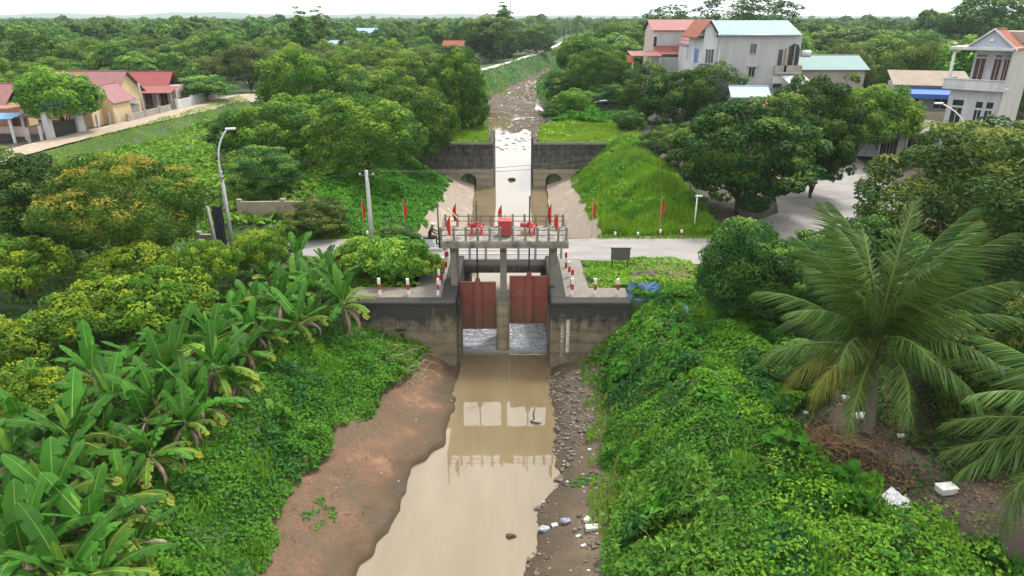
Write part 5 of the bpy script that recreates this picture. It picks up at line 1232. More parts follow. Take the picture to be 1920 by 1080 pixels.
# ------------------------------------------------------------------ trees that can be told apart
tpx('gold', 262, 505, 275, 6.5, 'domed longan tree with yellow-brown new growth in the left garden', z=-.3)
tpx('dark', 85, 485, 215, 6.6, 'dark green mango tree left of the yellow-brown longan', z=-.3, var=0)
tpx('shrub', 45, 575, 165, 3.4, 'yellow-green shrub at the left edge below the mango tree', z=-.4)
tpx('shrub', 160, 650, 190, 2.7, 'broad lime lychee shrub behind the nearest banana clumps', z=-.4)
tpx('shrub', 300, 620, 200, 3.0, 'lime lychee shrub in the middle of the left garden', z=-.4)
tpx('shrub', 250, 560, 170, 2.6, 'lime lychee shrub just below the yellow-brown longan', z=-.4)
tpx('shrub', 395, 565, 120, 3.1, 'pale lime shrub in front of the lamp post', z=-.3)
tpx('shrub', 495, 525, 115, 2.8, 'lime-topped shrub behind the far banana clump', z=-.2)
tpx('shrub', 70, 800, 190, 2.4, 'yellow-tipped shrub at the left edge behind the big bananas', z=-.4)
tpx('shrub', 20, 700, 170, 2.6, 'green shrub under the left edge of the frame beside the bananas', z=-.4)
tpx('bushy', 600, 440, 120, 2.4, 'loose olive bush at the foot of the left grassy slope', name='loose_bush')
tpx('brightbush', 740, 522, 130, 2.4, 'bright green bush left of the left guard posts', z=.1)
tpx('brightbush', 690, 518, 110, 2.2, 'bright green bush nearest the banana clump by the road', z=.1)
tpx('brightbush', 785, 522, 95, 1.7, 'low bright green bush beside the left walkway', z=.1)
tpx('hedge', 745, 480, 95, 2.2, 'rounded dark bush behind the bright bushes by the road', z=.1, name='round_bush')
# left canal-side canopy
for (k, bx, by, wp, hm, lab, z) in (
    ('mid_longan', 690, 345, 205, 7.4, 'big dark longan leaning over the left basin slope', .6),
    ('mid_longan', 530, 340, 190, 6.2, 'low dark longan left of the one by the slope', 0),
    ('mid_longan', 610, 280, 190, 7.4, 'round longan behind the basin-side longan', .5),
    ('mid_longan', 765, 290, 170, 8.6, 'tall longan beside the headwall left end', 1.0),
    ('mid_longan', 700, 240, 190, 8.2, 'longan in the middle of the left canopy', .6),
    ('mid_longan', 850, 250, 130, 9.8, 'tallest round longan overhanging the canal behind the headwall', 1.0),
    ('mid_dark', 885, 250, 70, 5.6, 'small dark tree hanging over the left canal edge behind the headwall', .5),
    ('mid_longan', 800, 210, 170, 8.4, 'longan behind the tallest canal-side one', .4),
    ('mid_longan', 590, 220, 150, 7.2, 'longan at the left rear of the canal-side canopy', 0),
    ('mid_longan', 680, 195, 160, 7.4, 'rear longan of the canopy toward the pale blue roof', 0),
    ('mid_dark', 470, 310, 140, 4.4, 'low dark bush on the left behind the lamp arm', -.3),
    ('mid_dark', 505, 390, 130, 3.6, 'dark shady tree above the tan wall', .2),
    ('mid_bright', 128, 252, 140, 7.6, 'round bright green tree beside the gateway', .4),
    ('mid_longan', 120, 190, 130, 7.5, 'bushy tree behind the round gateway tree', 0),
    ('mid_dark', 275, 192, 110, 4.6, 'flat dark tree covering the middle of the pink roofs', .2),
    ('mid_mixed', 385, 192, 100, 4.2, 'scrubby tree over the old wall at the path bend', .3),
    ('mid_longan', 20, 200, 90, 6, 'dark tree at the left edge behind the pink house', 0),
    ('bamboo', 470, 172, 130, 9.5, 'feathery bamboo clump behind the path bend, left one', 0),
    ('bamboo', 545, 170, 150, 9.6, 'largest feathery bamboo clump behind the path bend', 0),
    ('bamboo', 615, 165, 120, 8.8, 'feathery bamboo clump nearest the pale blue roof', 0),
    ('mid_mixed', 415, 160, 80, 11.5, 'tall dark tree rising left of the bamboo', 0),
    ('slim', 573, 150, 44, 17.0, 'slim tall tree standing above the bamboo on the skyline', 0),
    ('slim', 607, 128, 36, 17.6, 'thin skyline tree right of the slim tall one', 0),
    ('mid_bright', 700, 165, 100, 9.5, 'yellow-green tree right of the pale blue roof', 0),
    # right side
    ('dark', 1385, 400, 262, 8.7, 'big spreading dark tree beside the concrete yard', .2),
    ('dark', 1520, 372, 178, 10.2, 'tall dark tree with visible trunk between yard and shop', 0),
    ('mid_bright', 1600, 305, 140, 7.6, 'lighter green tree in front of the roadside shop, left one', 0),
    ('mid_bright', 1648, 300, 120, 7.6, 'lighter green tree in front of the roadside shop, right one', 0),
    ('olive', 1832, 535, 440, 9.0, 'huge olive-green tree filling the right edge', 0),
    ('dark', 1890, 470, 240, 8.2, 'dark tree behind the huge olive-green tree', 0),
    ('hedge', 1372, 605, 140, 5.4, 'dense dark evergreen beside the road right of the notice board', 0),
    ('dark', 1480, 600, 190, 4.6, 'dark bushy tree behind the left fronds of the large palm', 0),
    ('dark', 1600, 560, 210, 4.4, 'dark tree directly behind the large palm', 0),
    ('hedge', 1715, 640, 180, 4.6, 'dark evergreen between the large palm and the olive tree', 0),
    ('hedge', 1780, 740, 170, 3.4, 'low dark evergreen right of the large palm trunk', 0),
    ('hedge', 1500, 720, 130, 1.9, 'low dark bush left of the large palm trunk', 0),
    ('bushy', 1865, 815, 235, 5.3, 'yellowish bushy tree at the right edge behind the palms', 0),
    ('mid_dark', 1290, 330, 90, 4.6, 'dark tree at the left of the big spreading one', .5),
    ('mid_dark', 1235, 290, 80, 3.6, 'small dark tree at the top of the bright grass slope', 1.2),
    ('mid_dark', 1205, 230, 90, 7.4, 'thin-trunked tree of the roadside row nearest the canal', .7),
    ('mid_dark', 1262, 235, 110, 7.6, 'thin-trunked tree second in the roadside row', .7),
    ('mid_dark', 1325, 240, 115, 7.8, 'thin-trunked tree third in the roadside row', .7),
    ('mid_longan', 1125, 190, 110, 8.4, 'yellowish canal-side tree right of the upstream water', .6),
    ('mid_mixed', 1085, 165, 90, 9.6, 'canal-side tree where the far canal bends', .6),
    ('mid_bright', 1065, 232, 70, 3.6, 'low bushy tree on the right canal bank behind the headwall', .4),
    ('mid_mixed', 1045, 205, 60, 3.8, 'bushy tree leaning over the silted canal from the right', -.6),
    ('mid_bright', 1090, 210, 70, 4.4, 'bushy tree before the tarpaulin shelter', .4),
    ('mid_mixed', 1060, 185, 70, 5.4, 'bushy tree on the right bank near the canal bend', .2),
    ('mid_longan', 1100, 185, 80, 6.8, 'olive-topped tree in the thicket right of the silted canal', .4),
    ('mid_mixed', 1045, 165, 50, 5.0, 'small tree where the right canal bank curves away', .2),
    ('mid_dark', 1155, 212, 70, 4.2, 'dark bush beside the tarpaulin shelter', .6),
    ('mid_dark', 1180, 245, 60, 2.6, 'low dark bush above the right end of the headwall', 1.0),
    ('mid_bright', 880, 225, 60, 4.0, 'bright bush on the left canal bank behind the headwall', .4),
    ('mid_mixed', 1165, 175, 110, 9.4, 'canal-side tree behind the roadside row', .5),
    ('mid_dark', 1165, 140, 120, 12.2, 'dark tall tree left of the red-roofed house', .4),
    ('airy', 1250, 130, 110, 16.8, 'dark tree top behind the red-roofed house', 0),
    ('airy', 1390, 128, 175, 20.5, 'airy tall tree rising behind the teal-roofed house', 0),
    ('mid_bright', 1620, 180, 170, 9.0, 'bright round tree behind the teal hall', 0),
    ('mid_bright', 1700, 200, 150, 8.4, 'bright tree left of the awning house', 0),
    ('mid_mixed', 1590, 140, 150, 11, 'loose tree on the right rising toward the skyline', 0),
    ('mid_mixed', 1835, 125, 140, 20, 'tallest tree on the right skyline behind the white house', 0),
    ('mid_bright', 1770, 170, 120, 8.6, 'bright tree beside the awning house roof', 0),
    ('mid_mixed', 920, 118, 110, 14.5, 'tall loose tree left of the far canal bank track', 0),
    ('slim', 945, 112, 38, 18.5, 'slim dark tree on the far skyline left of the track', 0),
    ('mid_dark', 1005, 105, 80, 11.5, 'dark tree beside the far canal bank track', 0),
    ('mid_longan', 800, 145, 90, 8.5, 'longan behind the canal-side canopy near the far track', 0),
    ('mid_dark', 850, 140, 80, 8.0, 'dark tree at the lower end of the far track', 0),
    ):
    tpx(k, bx, by, wp, hm, lab, z=z)

# ------------------------------------------------------------------ woodland: counted trees, then the mass behind
KEEP = [(-86, -28, 60, 127), (14, 52, 44, 122)]
def blocked(x, y, r=3.0):
    for a, b_, c, d in KEEP:
        if a < x < b_ and c < y < d: return True
    if y > 70:
        ul, ur = edges_up(np.array([y])); 
        if ul[0] - 13 < x < ur[0] + (14 if y < 175 else 5): return True
        if 160 < y < 420 and ul[0] - 22 < x < ur[0] + 5: return True
    if x > -58 and x < -24 and 120 < y < 142: return True
    for q in far:
        if abs(x - q[0]) < q[2] * .9 and -26 < y - q[1] < 5: return True
    return any((x - a) ** 2 + (y - b_) ** 2 < ((w * .36) + r) ** 2 for a, b_, w in TREES)
rg = random.Random(21); cnt = 0; tries = 0
kinds = ['mid_mixed', 'mid_longan', 'mid_mixed', 'mid_dark', 'mid_bright', 'mid_mixed', 'bamboo']
while cnt < 210 and tries < 6000:
    tries += 1
    y = rg.uniform(84, 235); x = rg.uniform(-.80, .80) * y
    if blocked(x, y, 2.4): continue
    k = rg.choice(kinds); hgt = rg.uniform(6.5, 10.0) + (3.0 * rg.random() if rg.random() < .10 else 0); w = rg.uniform(7, 11)
    kn = {'mid_mixed': 'mixed green broadleaf', 'mid_longan': 'domed longan', 'mid_dark': 'dark broadleaf', 'mid_bright': 'bright green', 'bamboo': 'feathery bamboo'}[k]
    q = x / y
    zone = 'the wood behind the pink-roofed houses' if q < -.48 else 'the wood behind the feathery bamboo' if q < -.24 else 'the wood between the canal canopy and the far track' if q < .02 else 'the wood behind the red-roofed house' if q < .32 else 'the wood beyond the teal hall' if q < .56 else 'the wood behind the white balconied house'
    tree(k, x, y, w, hgt, '%s %s in %s' % (kn, 'clump' if k == 'bamboo' else 'tree', zone), group='%s %ss in %s' % (kn, 'clump' if k == 'bamboo' else 'tree', zone))
    cnt += 1
# the hazy wood out to the horizon
pts = []; rs = np.random.RandomState(5)
for (y0, y1, sp) in ((225, 420, 7.5), (420, 800, 11), (800, 1600, 17), (1600, 3200, 30)):
    n = int((y1 - y0) * (y0 + y1) * .82 / sp ** 2)
    y = np.sqrt(rs.rand(n) * (y1 ** 2 - y0 ** 2) + y0 ** 2); x = rs.uniform(-.84, .84, n) * y
    dens = vnoise(x, y, 60, 3) > (.22 if y0 < 800 else .3)
    ul, ur = edges_up(y); okc = (x < ul - 14) | (x > ur + 6) | (y > 560)
    for q in far: okc &= ~((np.abs(x - q[0]) < q[2] * .9) & (y - q[1] > -60) & (y - q[1] < 5))
    kk = dens & okc
    s = (.75 + .55 * rs.rand(n)) * np.where(y > 800, .95, .9) * (1 + .3 * (rs.rand(n) > .95))
    pts.append(np.stack([x, y, -.3 + 0 * x, s], 1)[kk])
pts = np.concatenate(pts)
me = bpy.data.meshes.new('far_woodland'); me.vertices.add(len(pts)); me.vertices.foreach_set('co', pts[:, :3].astype(np.float32).ravel())
for nm, val in (('size', pts[:, 3]), ('turn', rs.rand(len(pts)) * 6.28)):
    at = me.attributes.new(nm, 'FLOAT', 'POINT'); at.data.foreach_set('value', val.astype(np.float32))
wood = link_mesh('far_woodland', me)
tag(wood, 'hazy mass of distant trees stretching to the horizon', 'woodland', kind='stuff')
src = bpy.data.collections.new('far_tree_sources')
for k in ('far_round', 'far_tall'):
    for p in PROTO[k]:
        src.objects.link(bpy.data.objects.new('far_tree_crown', p['crown']))
ng = bpy.data.node_groups.new('scatter_trees', 'GeometryNodeTree')
ng.interface.new_socket('Geometry', in_out='INPUT', socket_type='NodeSocketGeometry'); ng.interface.new_socket('Geometry', in_out='OUTPUT', socket_type='NodeSocketGeometry')
gn = ng.nodes; gl = ng.links
gi = gn.new('NodeGroupInput'); go = gn.new('NodeGroupOutput'); ci = gn.new('GeometryNodeCollectionInfo'); ci.inputs['Collection'].default_value = src
ci.inputs['Separate Children'].default_value = True; ci.inputs['Reset Children'].default_value = True
ip = gn.new('GeometryNodeInstanceOnPoints'); ip.inputs['Pick Instance'].default_value = True
na = gn.new('GeometryNodeInputNamedAttribute'); na.data_type = 'FLOAT'; na.inputs['Name'].default_value = 'size'
nb = gn.new('GeometryNodeInputNamedAttribute'); nb.data_type = 'FLOAT'; nb.inputs['Name'].default_value = 'turn'
cx = gn.new('ShaderNodeCombineXYZ'); ri = gn.new('FunctionNodeRandomValue'); ri.data_type = 'INT'; ri.inputs[4].default_value = 0; ri.inputs[5].default_value = 4
gl.new(gi.outputs[0], ip.inputs['Points']); gl.new(ci.outputs[0], ip.inputs['Instance']); gl.new(ri.outputs[2], ip.inputs['Instance Index'])
gl.new(nb.outputs[0], cx.inputs['Z']); gl.new(cx.outputs[0], ip.inputs['Rotation']); gl.new(na.outputs[0], ip.inputs['Scale']); gl.new(ip.outputs[0], go.inputs[0])
wood.modifiers.new('scatter', 'NODES').node_group = ng
# low hills on the skyline
hx = np.linspace(-5200, 5200, 160); V = []; 
for j, (yy, amp) in enumerate(((3600, 0), (3900, .6), (4300, 1), (4700, .5))):
    hh = amp * (26 + 60 * np.maximum(0, vnoise(hx, hx * 0, 520, 30) - .2) * (hx < 300) + 30 * vnoise(hx, hx * 0, 240, 31) * np.exp(-((hx + 1800) / 1700) ** 2))
    V.append(np.stack([hx, np.full_like(hx, yy), hh - 1], 1))
V = np.concatenate(V); idx = np.arange(len(V)).reshape(4, -1)
F = np.stack([idx[:-1, :-1].ravel(), idx[:-1, 1:].ravel(), idx[1:, 1:].ravel(), idx[1:, :-1].ravel()], 1)
me = np_mesh('hills', V, F, mat('hill_forest', (.03, .055, .025), (.045, .075, .03), .01, .9)); me.polygons.foreach_set('use_smooth', np.ones(len(F), bool))
tag(link_mesh('hills', me), 'low blue-grey hills on the horizon', 'hills', kind='structure')

# ------------------------------------------------------------------ ground cover
def cover(name, bbox, n, maskf, ls, asp, m, label, seed, amp=.35, msc=1.3, layer=.25, tiltn=.5, tb=.45, upright=False, lift=.03, nsc=.8, along=None):
    rng = np.random.RandomState(seed)
    x = rng.uniform(bbox[0], bbox[1], n); y = rng.uniform(bbox[2], bbox[3], n)
    if along is not None:
        y = bbox[2] + (bbox[3] - bbox[2]) * rng.rand(n) ** 1.6; x = along(y) + x
    k = maskf(x, y); x, y = x[k], y[k]
    md = vnoise(x, y, msc, seed) * .65 + vnoise(x, y, msc * .4, seed + 1) * .35
    z = ground_z(x, y) + lift + amp * md * md * 1.6 - layer * rng.rand(len(x)) ** 1.5
    P = np.stack([x, y, z], 1)
    e = .25
    sx = (vnoise(x + e, y, msc, seed) - vnoise(x - e, y, msc, seed)) * amp * 1.6 / (2 * e); sy = (vnoise(x, y + e, msc, seed) - vnoise(x, y - e, msc, seed)) * amp * 1.6 / (2 * e)
    gx = (ground_z(x + .3, y) - ground_z(x - .3, y)) / .6; gyy = (ground_z(x, y + .3) - ground_z(x, y - .3)) / .6
    Nn = np.stack([-np.clip(sx + gx, -1.5, 1.5), -np.clip(sy + gyy, -1.5, 1.5), np.ones(len(x))], 1) + rng.normal(size=(len(x), 3)) * tiltn
    L_ = ls * (.6 + .8 * rng.rand(len(x)))
    tint = tb * vnoise(x, y, nsc * 3, seed + 5) + .25 * vnoise(x, y, nsc, seed + 6) + .42 * rng.rand(len(x)) - .05
    up = None
    if upright:
        Nn = rng.normal(size=(len(x), 3)) * np.array([1, 1, .25]); up = np.tile(np.array([0, 0, 1.0]), (len(x), 1)); P[:, 2] += L_ * .3
    o = link_mesh(name, leaf_mesh(name, P, Nn, L_, L_ * asp, tint, m, rng, up=up))
    return tag(o, label, 'ground cover', kind='stuff')
def m_left(x, y):
    LT, LV, LW, RW, RV, RT = edges_near(y)
    e = (vnoise(x, y, .9, 41) - .5) * .9 + (vnoise(x, y, .3, 42) - .5) * .3
    return (x < LV + .1 + e) & (x > -16) & ~((y > 32.3) & (x > -8.6)) & (y < 33.5)
cover('creepers', (-16, -4.4, 13.5, 33.5), 90000, m_left, .145, .62, F_CREEP, 'dense green creepers covering the left bank slope', 1, .7, 1.6, .25, .6)
def m_right(x, y):
    LT, LV, LW, RW, RV, RT = edges_near(y)
    e = (vnoise(x, y, 1.0, 43) - .5) * 1.0 + (vnoise(x, y, .35, 44) - .5) * .35
    lim = np.interp(y, [13, 15.5, 17, 19, 21, 22.5, 24, 27, 34], [16, 13.6, 11.5, 10.3, 10.0, 11.6, 12.5, 13, 13])
    return (x > RV - .05 + e) & (x < lim + e * 1.3) & ~((y > 32.3) & (x < 6.3)) 
cover('creepers', (2.5, 14.5, 13.5, 34.5), 90000, m_right, .145, .62, F_CREEP, 'bright green creepers covering the right bank slope', 2, .8, 1.9, .25, .6, .5)
def m_rd(x, y): return m_right(x, y) & (vnoise(x, y, 1.4, 71) > .62 - .18 * sstep(20, 28, y))
cover('creepers', (2.5, 14.5, 13.5, 34.5), 36000, m_rd, .24, .5, F_CREEPD, 'darker weeds standing in clumps on the right bank slope', 22, .9, 1.2, .45, .75, .5, nsc=.5)
def m_ry(x, y): return m_right(x, y) & (vnoise(x, y, 2.0, 72) > .55) & (y < 25)
cover('creepers', (2.5, 14.5, 13.5, 26), 9000, m_ry, .12, .7, F_CREEPY, 'yellow-green runners spreading over the right bank slope', 23, .85, 1.9, .1, .5, .5, lift=.08)
def m_ld(x, y): return m_left(x, y) & (vnoise(x, y, 1.5, 73) > .60)
cover('creepers', (-13, -4.4, 13.5, 33.5), 30000, m_ld, .20, .5, F_CREEPD, 'darker weeds standing in clumps on the left bank slope', 24, 1.0, 1.3, .4, .75, .5, nsc=.5)
def m_lg(x, y): return m_left(x, y) & (vnoise(x, y, 1.0, 74) > .66)
cover('grass', (-12, -4.4, 13.5, 33.5), 14000, m_lg, .34, .10, F_GRASS, 'grass blades sticking out of the left creepers', 25, .6, 1.6, .0, .5, .5, upright=True)
def m_rg(x, y): return m_right(x, y) & (vnoise(x, y, 1.0, 75) > .64)
cover('grass', (2.5, 13, 13.5, 34), 16000, m_rg, .36, .10, F_GRASS, 'grass blades sticking out of the right creepers', 26, .7, 1.9, .0, .5, .5, upright=True)
def m_shrubR(x, y):
    return (vnoise(x, y, 1.5, 47) > .22) & (((x - 4.9) / 1.7) ** 2 + ((y - 17.0) / 3.4) ** 2 < 1) 
cover('leafy_shrubs', (3, 7, 13.5, 20.5), 9000, m_shrubR, .27, .40, F_SHRUB, 'larger-leaved shrubs in the foreground of the right bank', 3, .9, 1.0, .35, .6, .5, nsc=.5, lift=.5)
def m_taro(x, y): return m_right(x, y) & (vnoise(x, y, 1.1, 49) > .74)
cover('broad_leaves', (3.5, 12, 14, 33), 9000, m_taro, .42, .7, F_CREEP, 'scattered broad leaves standing out of the right creepers', 4, .7, 1.7, .0, .55, .4)
def m_taroL(x, y): return m_left(x, y) & (vnoise(x, y, 1.2, 50) > .76)
cover('broad_leaves', (-12, -5, 14, 33), 6000, m_taroL, .34, .7, F_CREEP, 'scattered broad leaves standing out of the left creepers', 5, .7, 1.7, .0, .55, .4)
def m_gr(x, y): return (x > 6.35 + (vnoise(x, y, 1.2, 51) - .5) * .7) & (x < 14.5) & (y > 44.6) & (y < 74.3)
cover('grass', (6, 14.5, 44.5, 74.4), 46000, m_gr, .42, .16, F_GRASS, 'bright green grass on the slope right of the basin', 6, .35, 2.2, .1, .5, .5, upright=True)
def m_gt(x, y): return m_gr(x, y) & (vnoise(x, y, 1.8, 81) > .58)
cover('tall_grass', (6, 14.5, 44.5, 74.4), 16000, m_gt, .8, .10, F_GRASS, 'taller grass tufts on the slope right of the basin', 32, .5, 1.5, .1, .5, .5, upright=True)
def m_gd(x, y): return m_gr(x, y) & (vnoise(x, y, 2.4, 82) > .56)
cover('creepers', (6, 14.5, 44.5, 74.4), 16000, m_gd, .26, .55, F_CREEP, 'darker creeper patches in the grass right of the basin', 33, .9, 1.6, .2, .6, .5)
cover('low_weeds', (6, 14.5, 44.5, 74.4), 20000, m_gr, .26, .55, F_GRASS, 'bright weeds among the grass right of the basin', 16, .5, 2.2, .1, .55, .5)
def m_gl(x, y): return (x < -6.6 + (vnoise(x, y, 1.2, 52) - .5) * .8) & (x > -15) & (y > 44.6) & (y < 76)
cover('creepers', (-15, -6, 44.5, 76), 40000, m_gl, .30, .55, F_CREEP, 'green creepers on the slope left of the basin', 7, .7, 2.2, .2, .55, .5)
def m_hw(x, y):
    ul, ur = edges_up(y); bw = np.interp(y, [74, 100, 116, 600], [.5, .8, 8, 8])
    return ((x < ul - .6) | (x > ur + .6)) & (x > ul - 11) & (x < ur + 13)
cover('grass', (-16, 24, 75.3, 94), 20000, m_hw, .40, .22, F_GRASS, 'short grass on the banks behind the headwall', 8, .25, 3, .1, .6, .6, upright=True)
cover('low_weeds', (-16, 24, 75.3, 112), 20000, m_hw, .36, .6, F_GRASS, 'weeds on the banks behind the headwall', 18, .4, 3, .1, .5, .6)
def m_up(x, y):
    ul, ur = edges_up(y)
    return ((x < ul + .2) & (x > ul - np.where(y > 165, 5.0, 13))) | ((x > ur - .3) & (x < ur + 14))
cover('creepers', (-13, .3, 106, 380), 26000, lambda x, y: (y < 150) | (x > edges_up(y)[0] - 5.3), .55, .6, F_CREEP, 'creepers on the left bank of the silted canal upstream', 9, 1.0, 3.5, .4, .55, .5, nsc=2, along=lambda y: edges_up(y)[0])
cover('creepers', (-.4, 14, 91, 330), 34000, lambda x, y: x > 0, .55, .6, F_CREEP, 'creepers on the right bank of the silted canal upstream', 30, 1.8, 3.5, .4, .55, .5, nsc=2, along=lambda y: edges_up(y)[1])
def m_dyke(x, y): return (x < -15) & (x > -46.5 + (y > 118) * 8) & ~((x > -58) & (x < -40) & (y > 126))
cover('undergrowth', (-52, -15, 46, 140), 60000, m_dyke, .55, .55, F_BRIGHT, 'green undergrowth on the dyke slope and in the hollow below it', 10, .9, 5, .4, .6, .55, nsc=2.5)
def m_dykeg(x, y): return (x < -46 + (vnoise(x, y, 3, 55) - .5) * 4) & (x > -50.2)
cover('grass', (-51, -43, 55, 128), 16000, m_dykeg, .3, .25, F_GRASS, 'bright grass verge along the dyke path', 11, .25, 3, .1, .5, .6, upright=True)
def m_garden(x, y): return (x < -8.5) & ~((y > 39) & (y < 45) & (x > -15.5)) & ~((x > -16) & (y < 33))
cover('undergrowth', (-42, -8.5, 17, 50), 42000, m_garden, .26, .5, F_MID, 'weedy undergrowth of the left garden', 12, .4, 2.5, .2, .55, .5)
def m_mid(x, y): return ((x < -5.4 + (vnoise(x, y, .8, 57) - .5)) & (x > -13) | (x > 4.3 + (vnoise(x, y, .8, 58) - .5) * .8) & (x < 11)) & (y > 34.7) & (y < 39.5)
cover('low_weeds', (-13, 11, 34.6, 39.5), 22000, m_mid, .17, .6, F_GRASS, 'low green weeds between the sluice walls and the road', 13, .3, 1.2, .1, .5, .6)
def m_rv(x, y): return (x > 6.4) & (x < 16) & (y > 32.5) & (y < 38.5) & ~((x < 10.4) & (y > 35.2))
cover('undergrowth', (6.4, 16, 26, 38.5), 16000, m_rv, .2, .55, F_CREEP, 'undergrowth between the wing wall and the dense evergreen', 14, .6, 1.3, .2, .55, .5)
def m_rback(x, y): return ~((y > 38) & (x < 28))
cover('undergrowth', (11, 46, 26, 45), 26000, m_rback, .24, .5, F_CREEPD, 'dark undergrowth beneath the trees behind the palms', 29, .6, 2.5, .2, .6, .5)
def m_verge(x, y): return ((x < -4) | (x > 5.8)) & (x > -30) & (x < 18)
cover('grass', (-30, 18, 43.9, 45.1), 9000, m_verge, .3, .2, F_GRASS, 'grass verge behind the village road', 15, .15, 2, .05, .5, .5, upright=True)
def m_frontR(x, y):
    LT, LV, LW, RW, RV, RT = edges_near(y); return (x > RV - .9) & (x < RV + .5) & (vnoise(x, y, .9, 60) > .45)
cover('grass', (2, 6, 14, 32), 9000, m_frontR, .3, .14, F_GRASS, 'grass tufts at the foot of the right bank slope', 17, .1, 1, .05, .5, .5, upright=True)
def m_mudtuft(x, y): return (vnoise(x, y, .3, 66) > .45) & (((x + 7.0) / .55) ** 2 + ((y - 19.9) / .7) ** 2 < 1.6 * vnoise(x, y, .5, 67)) | (((x - 2.9) / .6) ** 2 + ((y - 22.3) / .45) ** 2 < 1) | (((x - 3.8) / .4) ** 2 + ((y - 22.6) / .4) ** 2 < 1)
cover('grass', (-8, 5, 19, 24), 14000, m_mudtuft, .12, .5, F_CREEP, 'small green tufts growing on the mud banks', 19, .1, 1, .02, .6, .5)
# leaf litter and dry brush under the palm, dry vines on the wing wall end
def m_lit(x, y): return (((x - 11.6) / 1.5) ** 2 + ((y - 18.9) / 1.7) ** 2 < 1 - (vnoise(x, y, .7, 61) - .5)) | (((x - 10.9) / 1.3) ** 2 + ((y - 20.6) / .8) ** 2 < 1)
cover('leaf_litter', (9, 14, 16, 22.5), 9000, m_lit, .13, .5, F_DRY, 'brown leaf litter heaped beside the palm', 20, .3, .8, .1, .8, .5)
def m_lit2(x, y): return (x > 9.8) & (vnoise(x, y, 1.3, 62) > .42)
cover('leaf_litter', (9.5, 22, 13, 28), 11000, m_lit2, .11, .5, F_DRY, 'dead leaves scattered over the dark earth under the palms', 27, .05, .8, .0, .6, .3)
cover('undergrowth', (13.3, 30, 13, 28), 26000, lambda x, y: (x > 14.2 - .25 * (y - 18) + (vnoise(x, y, 1.2, 69) - .5) * 2) & (y > 18.2), .18, .5, F_DARK, 'dark low undergrowth laid in as the shadow right of the large palm', 31, .5, 1.2, .2, .6, .4)  # dark leaves added to put the shadow into the ground colour
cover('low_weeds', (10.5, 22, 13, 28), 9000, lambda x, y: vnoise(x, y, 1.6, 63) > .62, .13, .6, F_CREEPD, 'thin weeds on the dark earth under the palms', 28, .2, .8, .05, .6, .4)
def sticks(name, cx, cy, rx_, ry_, n, ln, m, label, seed, zoff=.25, hang=False):
    rs2 = random.Random(seed); b = MB()
    for i in range(n):
        x, y = cx + rx_ * rs2.uniform(-1, 1), cy + ry_ * rs2.uniform(-1, 1); z = gzs(x, y) + zoff * rs2.random()
        a = rs2.uniform(0, 6.28); l = ln * rs2.uniform(.5, 1.2)
        d = Vector((math.cos(a), math.sin(a), rs2.uniform(-.15, .35) if not hang else rs2.uniform(-1.2, -.1))) * l
        p = Vector((x, y, z)); b.tube([p, p + d * .5 + Vector((0, 0, .12 * l)), p + d], [.012, .01, .005], 3, False)
    return tag(b.build(name, m), label, 'dry brush', kind='stuff')
M_STRAW = mat('straw', (.30, .20, .10), (.19, .115, .06), 4, .9)
sticks('dry_brush', 11.0, 20.2, 1.0, .55, 300, .8, M_STRAW, 'heap of dry brown palm straw left of the palm trunk', 1, .45)
sticks('dry_vines', 6.5, 32.2, 1.0, .35, 150, 1.1, mat('grey_vine', (.22, .19, .14), (.14, .12, .09), 5, .9), 'dry grey vines hanging over the end of the right wing wall', 2, .35, True)
sticks('dry_brush', -5.6, 30.4, 1.2, 1.2, 120, .9, mat('dry_grass_tan', (.30, .26, .14), (.22, .20, .10), 5, .9), 'dry straw stalks on the left bank beside the wing wall', 3, .5)
M_TWIG = mat('twig_brown', (.13, .10, .065), (.08, .06, .04), 5, .9)
sticks('fallen_twigs', -6.6, 24.5, 1.4, 6.5, 70, .5, M_TWIG, 'dark twigs lying about the left mud bank', 5, .05)
sticks('vine_stems', 6.2, 24, 2.4, 8.0, 160, 1.0, mat('vine_stem', (.16, .17, .07), (.12, .11, .05), 5, .9), 'bare vine stems poking out of the right bank creepers', 6, .9)
sticks('dry_brush', 8.8, 36.6, 1.6, .7, 120, .9, mat('dead_stalks', (.30, .22, .14), (.2, .15, .1), 5, .9), 'dead stalks on the rubble beside the notice board', 4, .5)

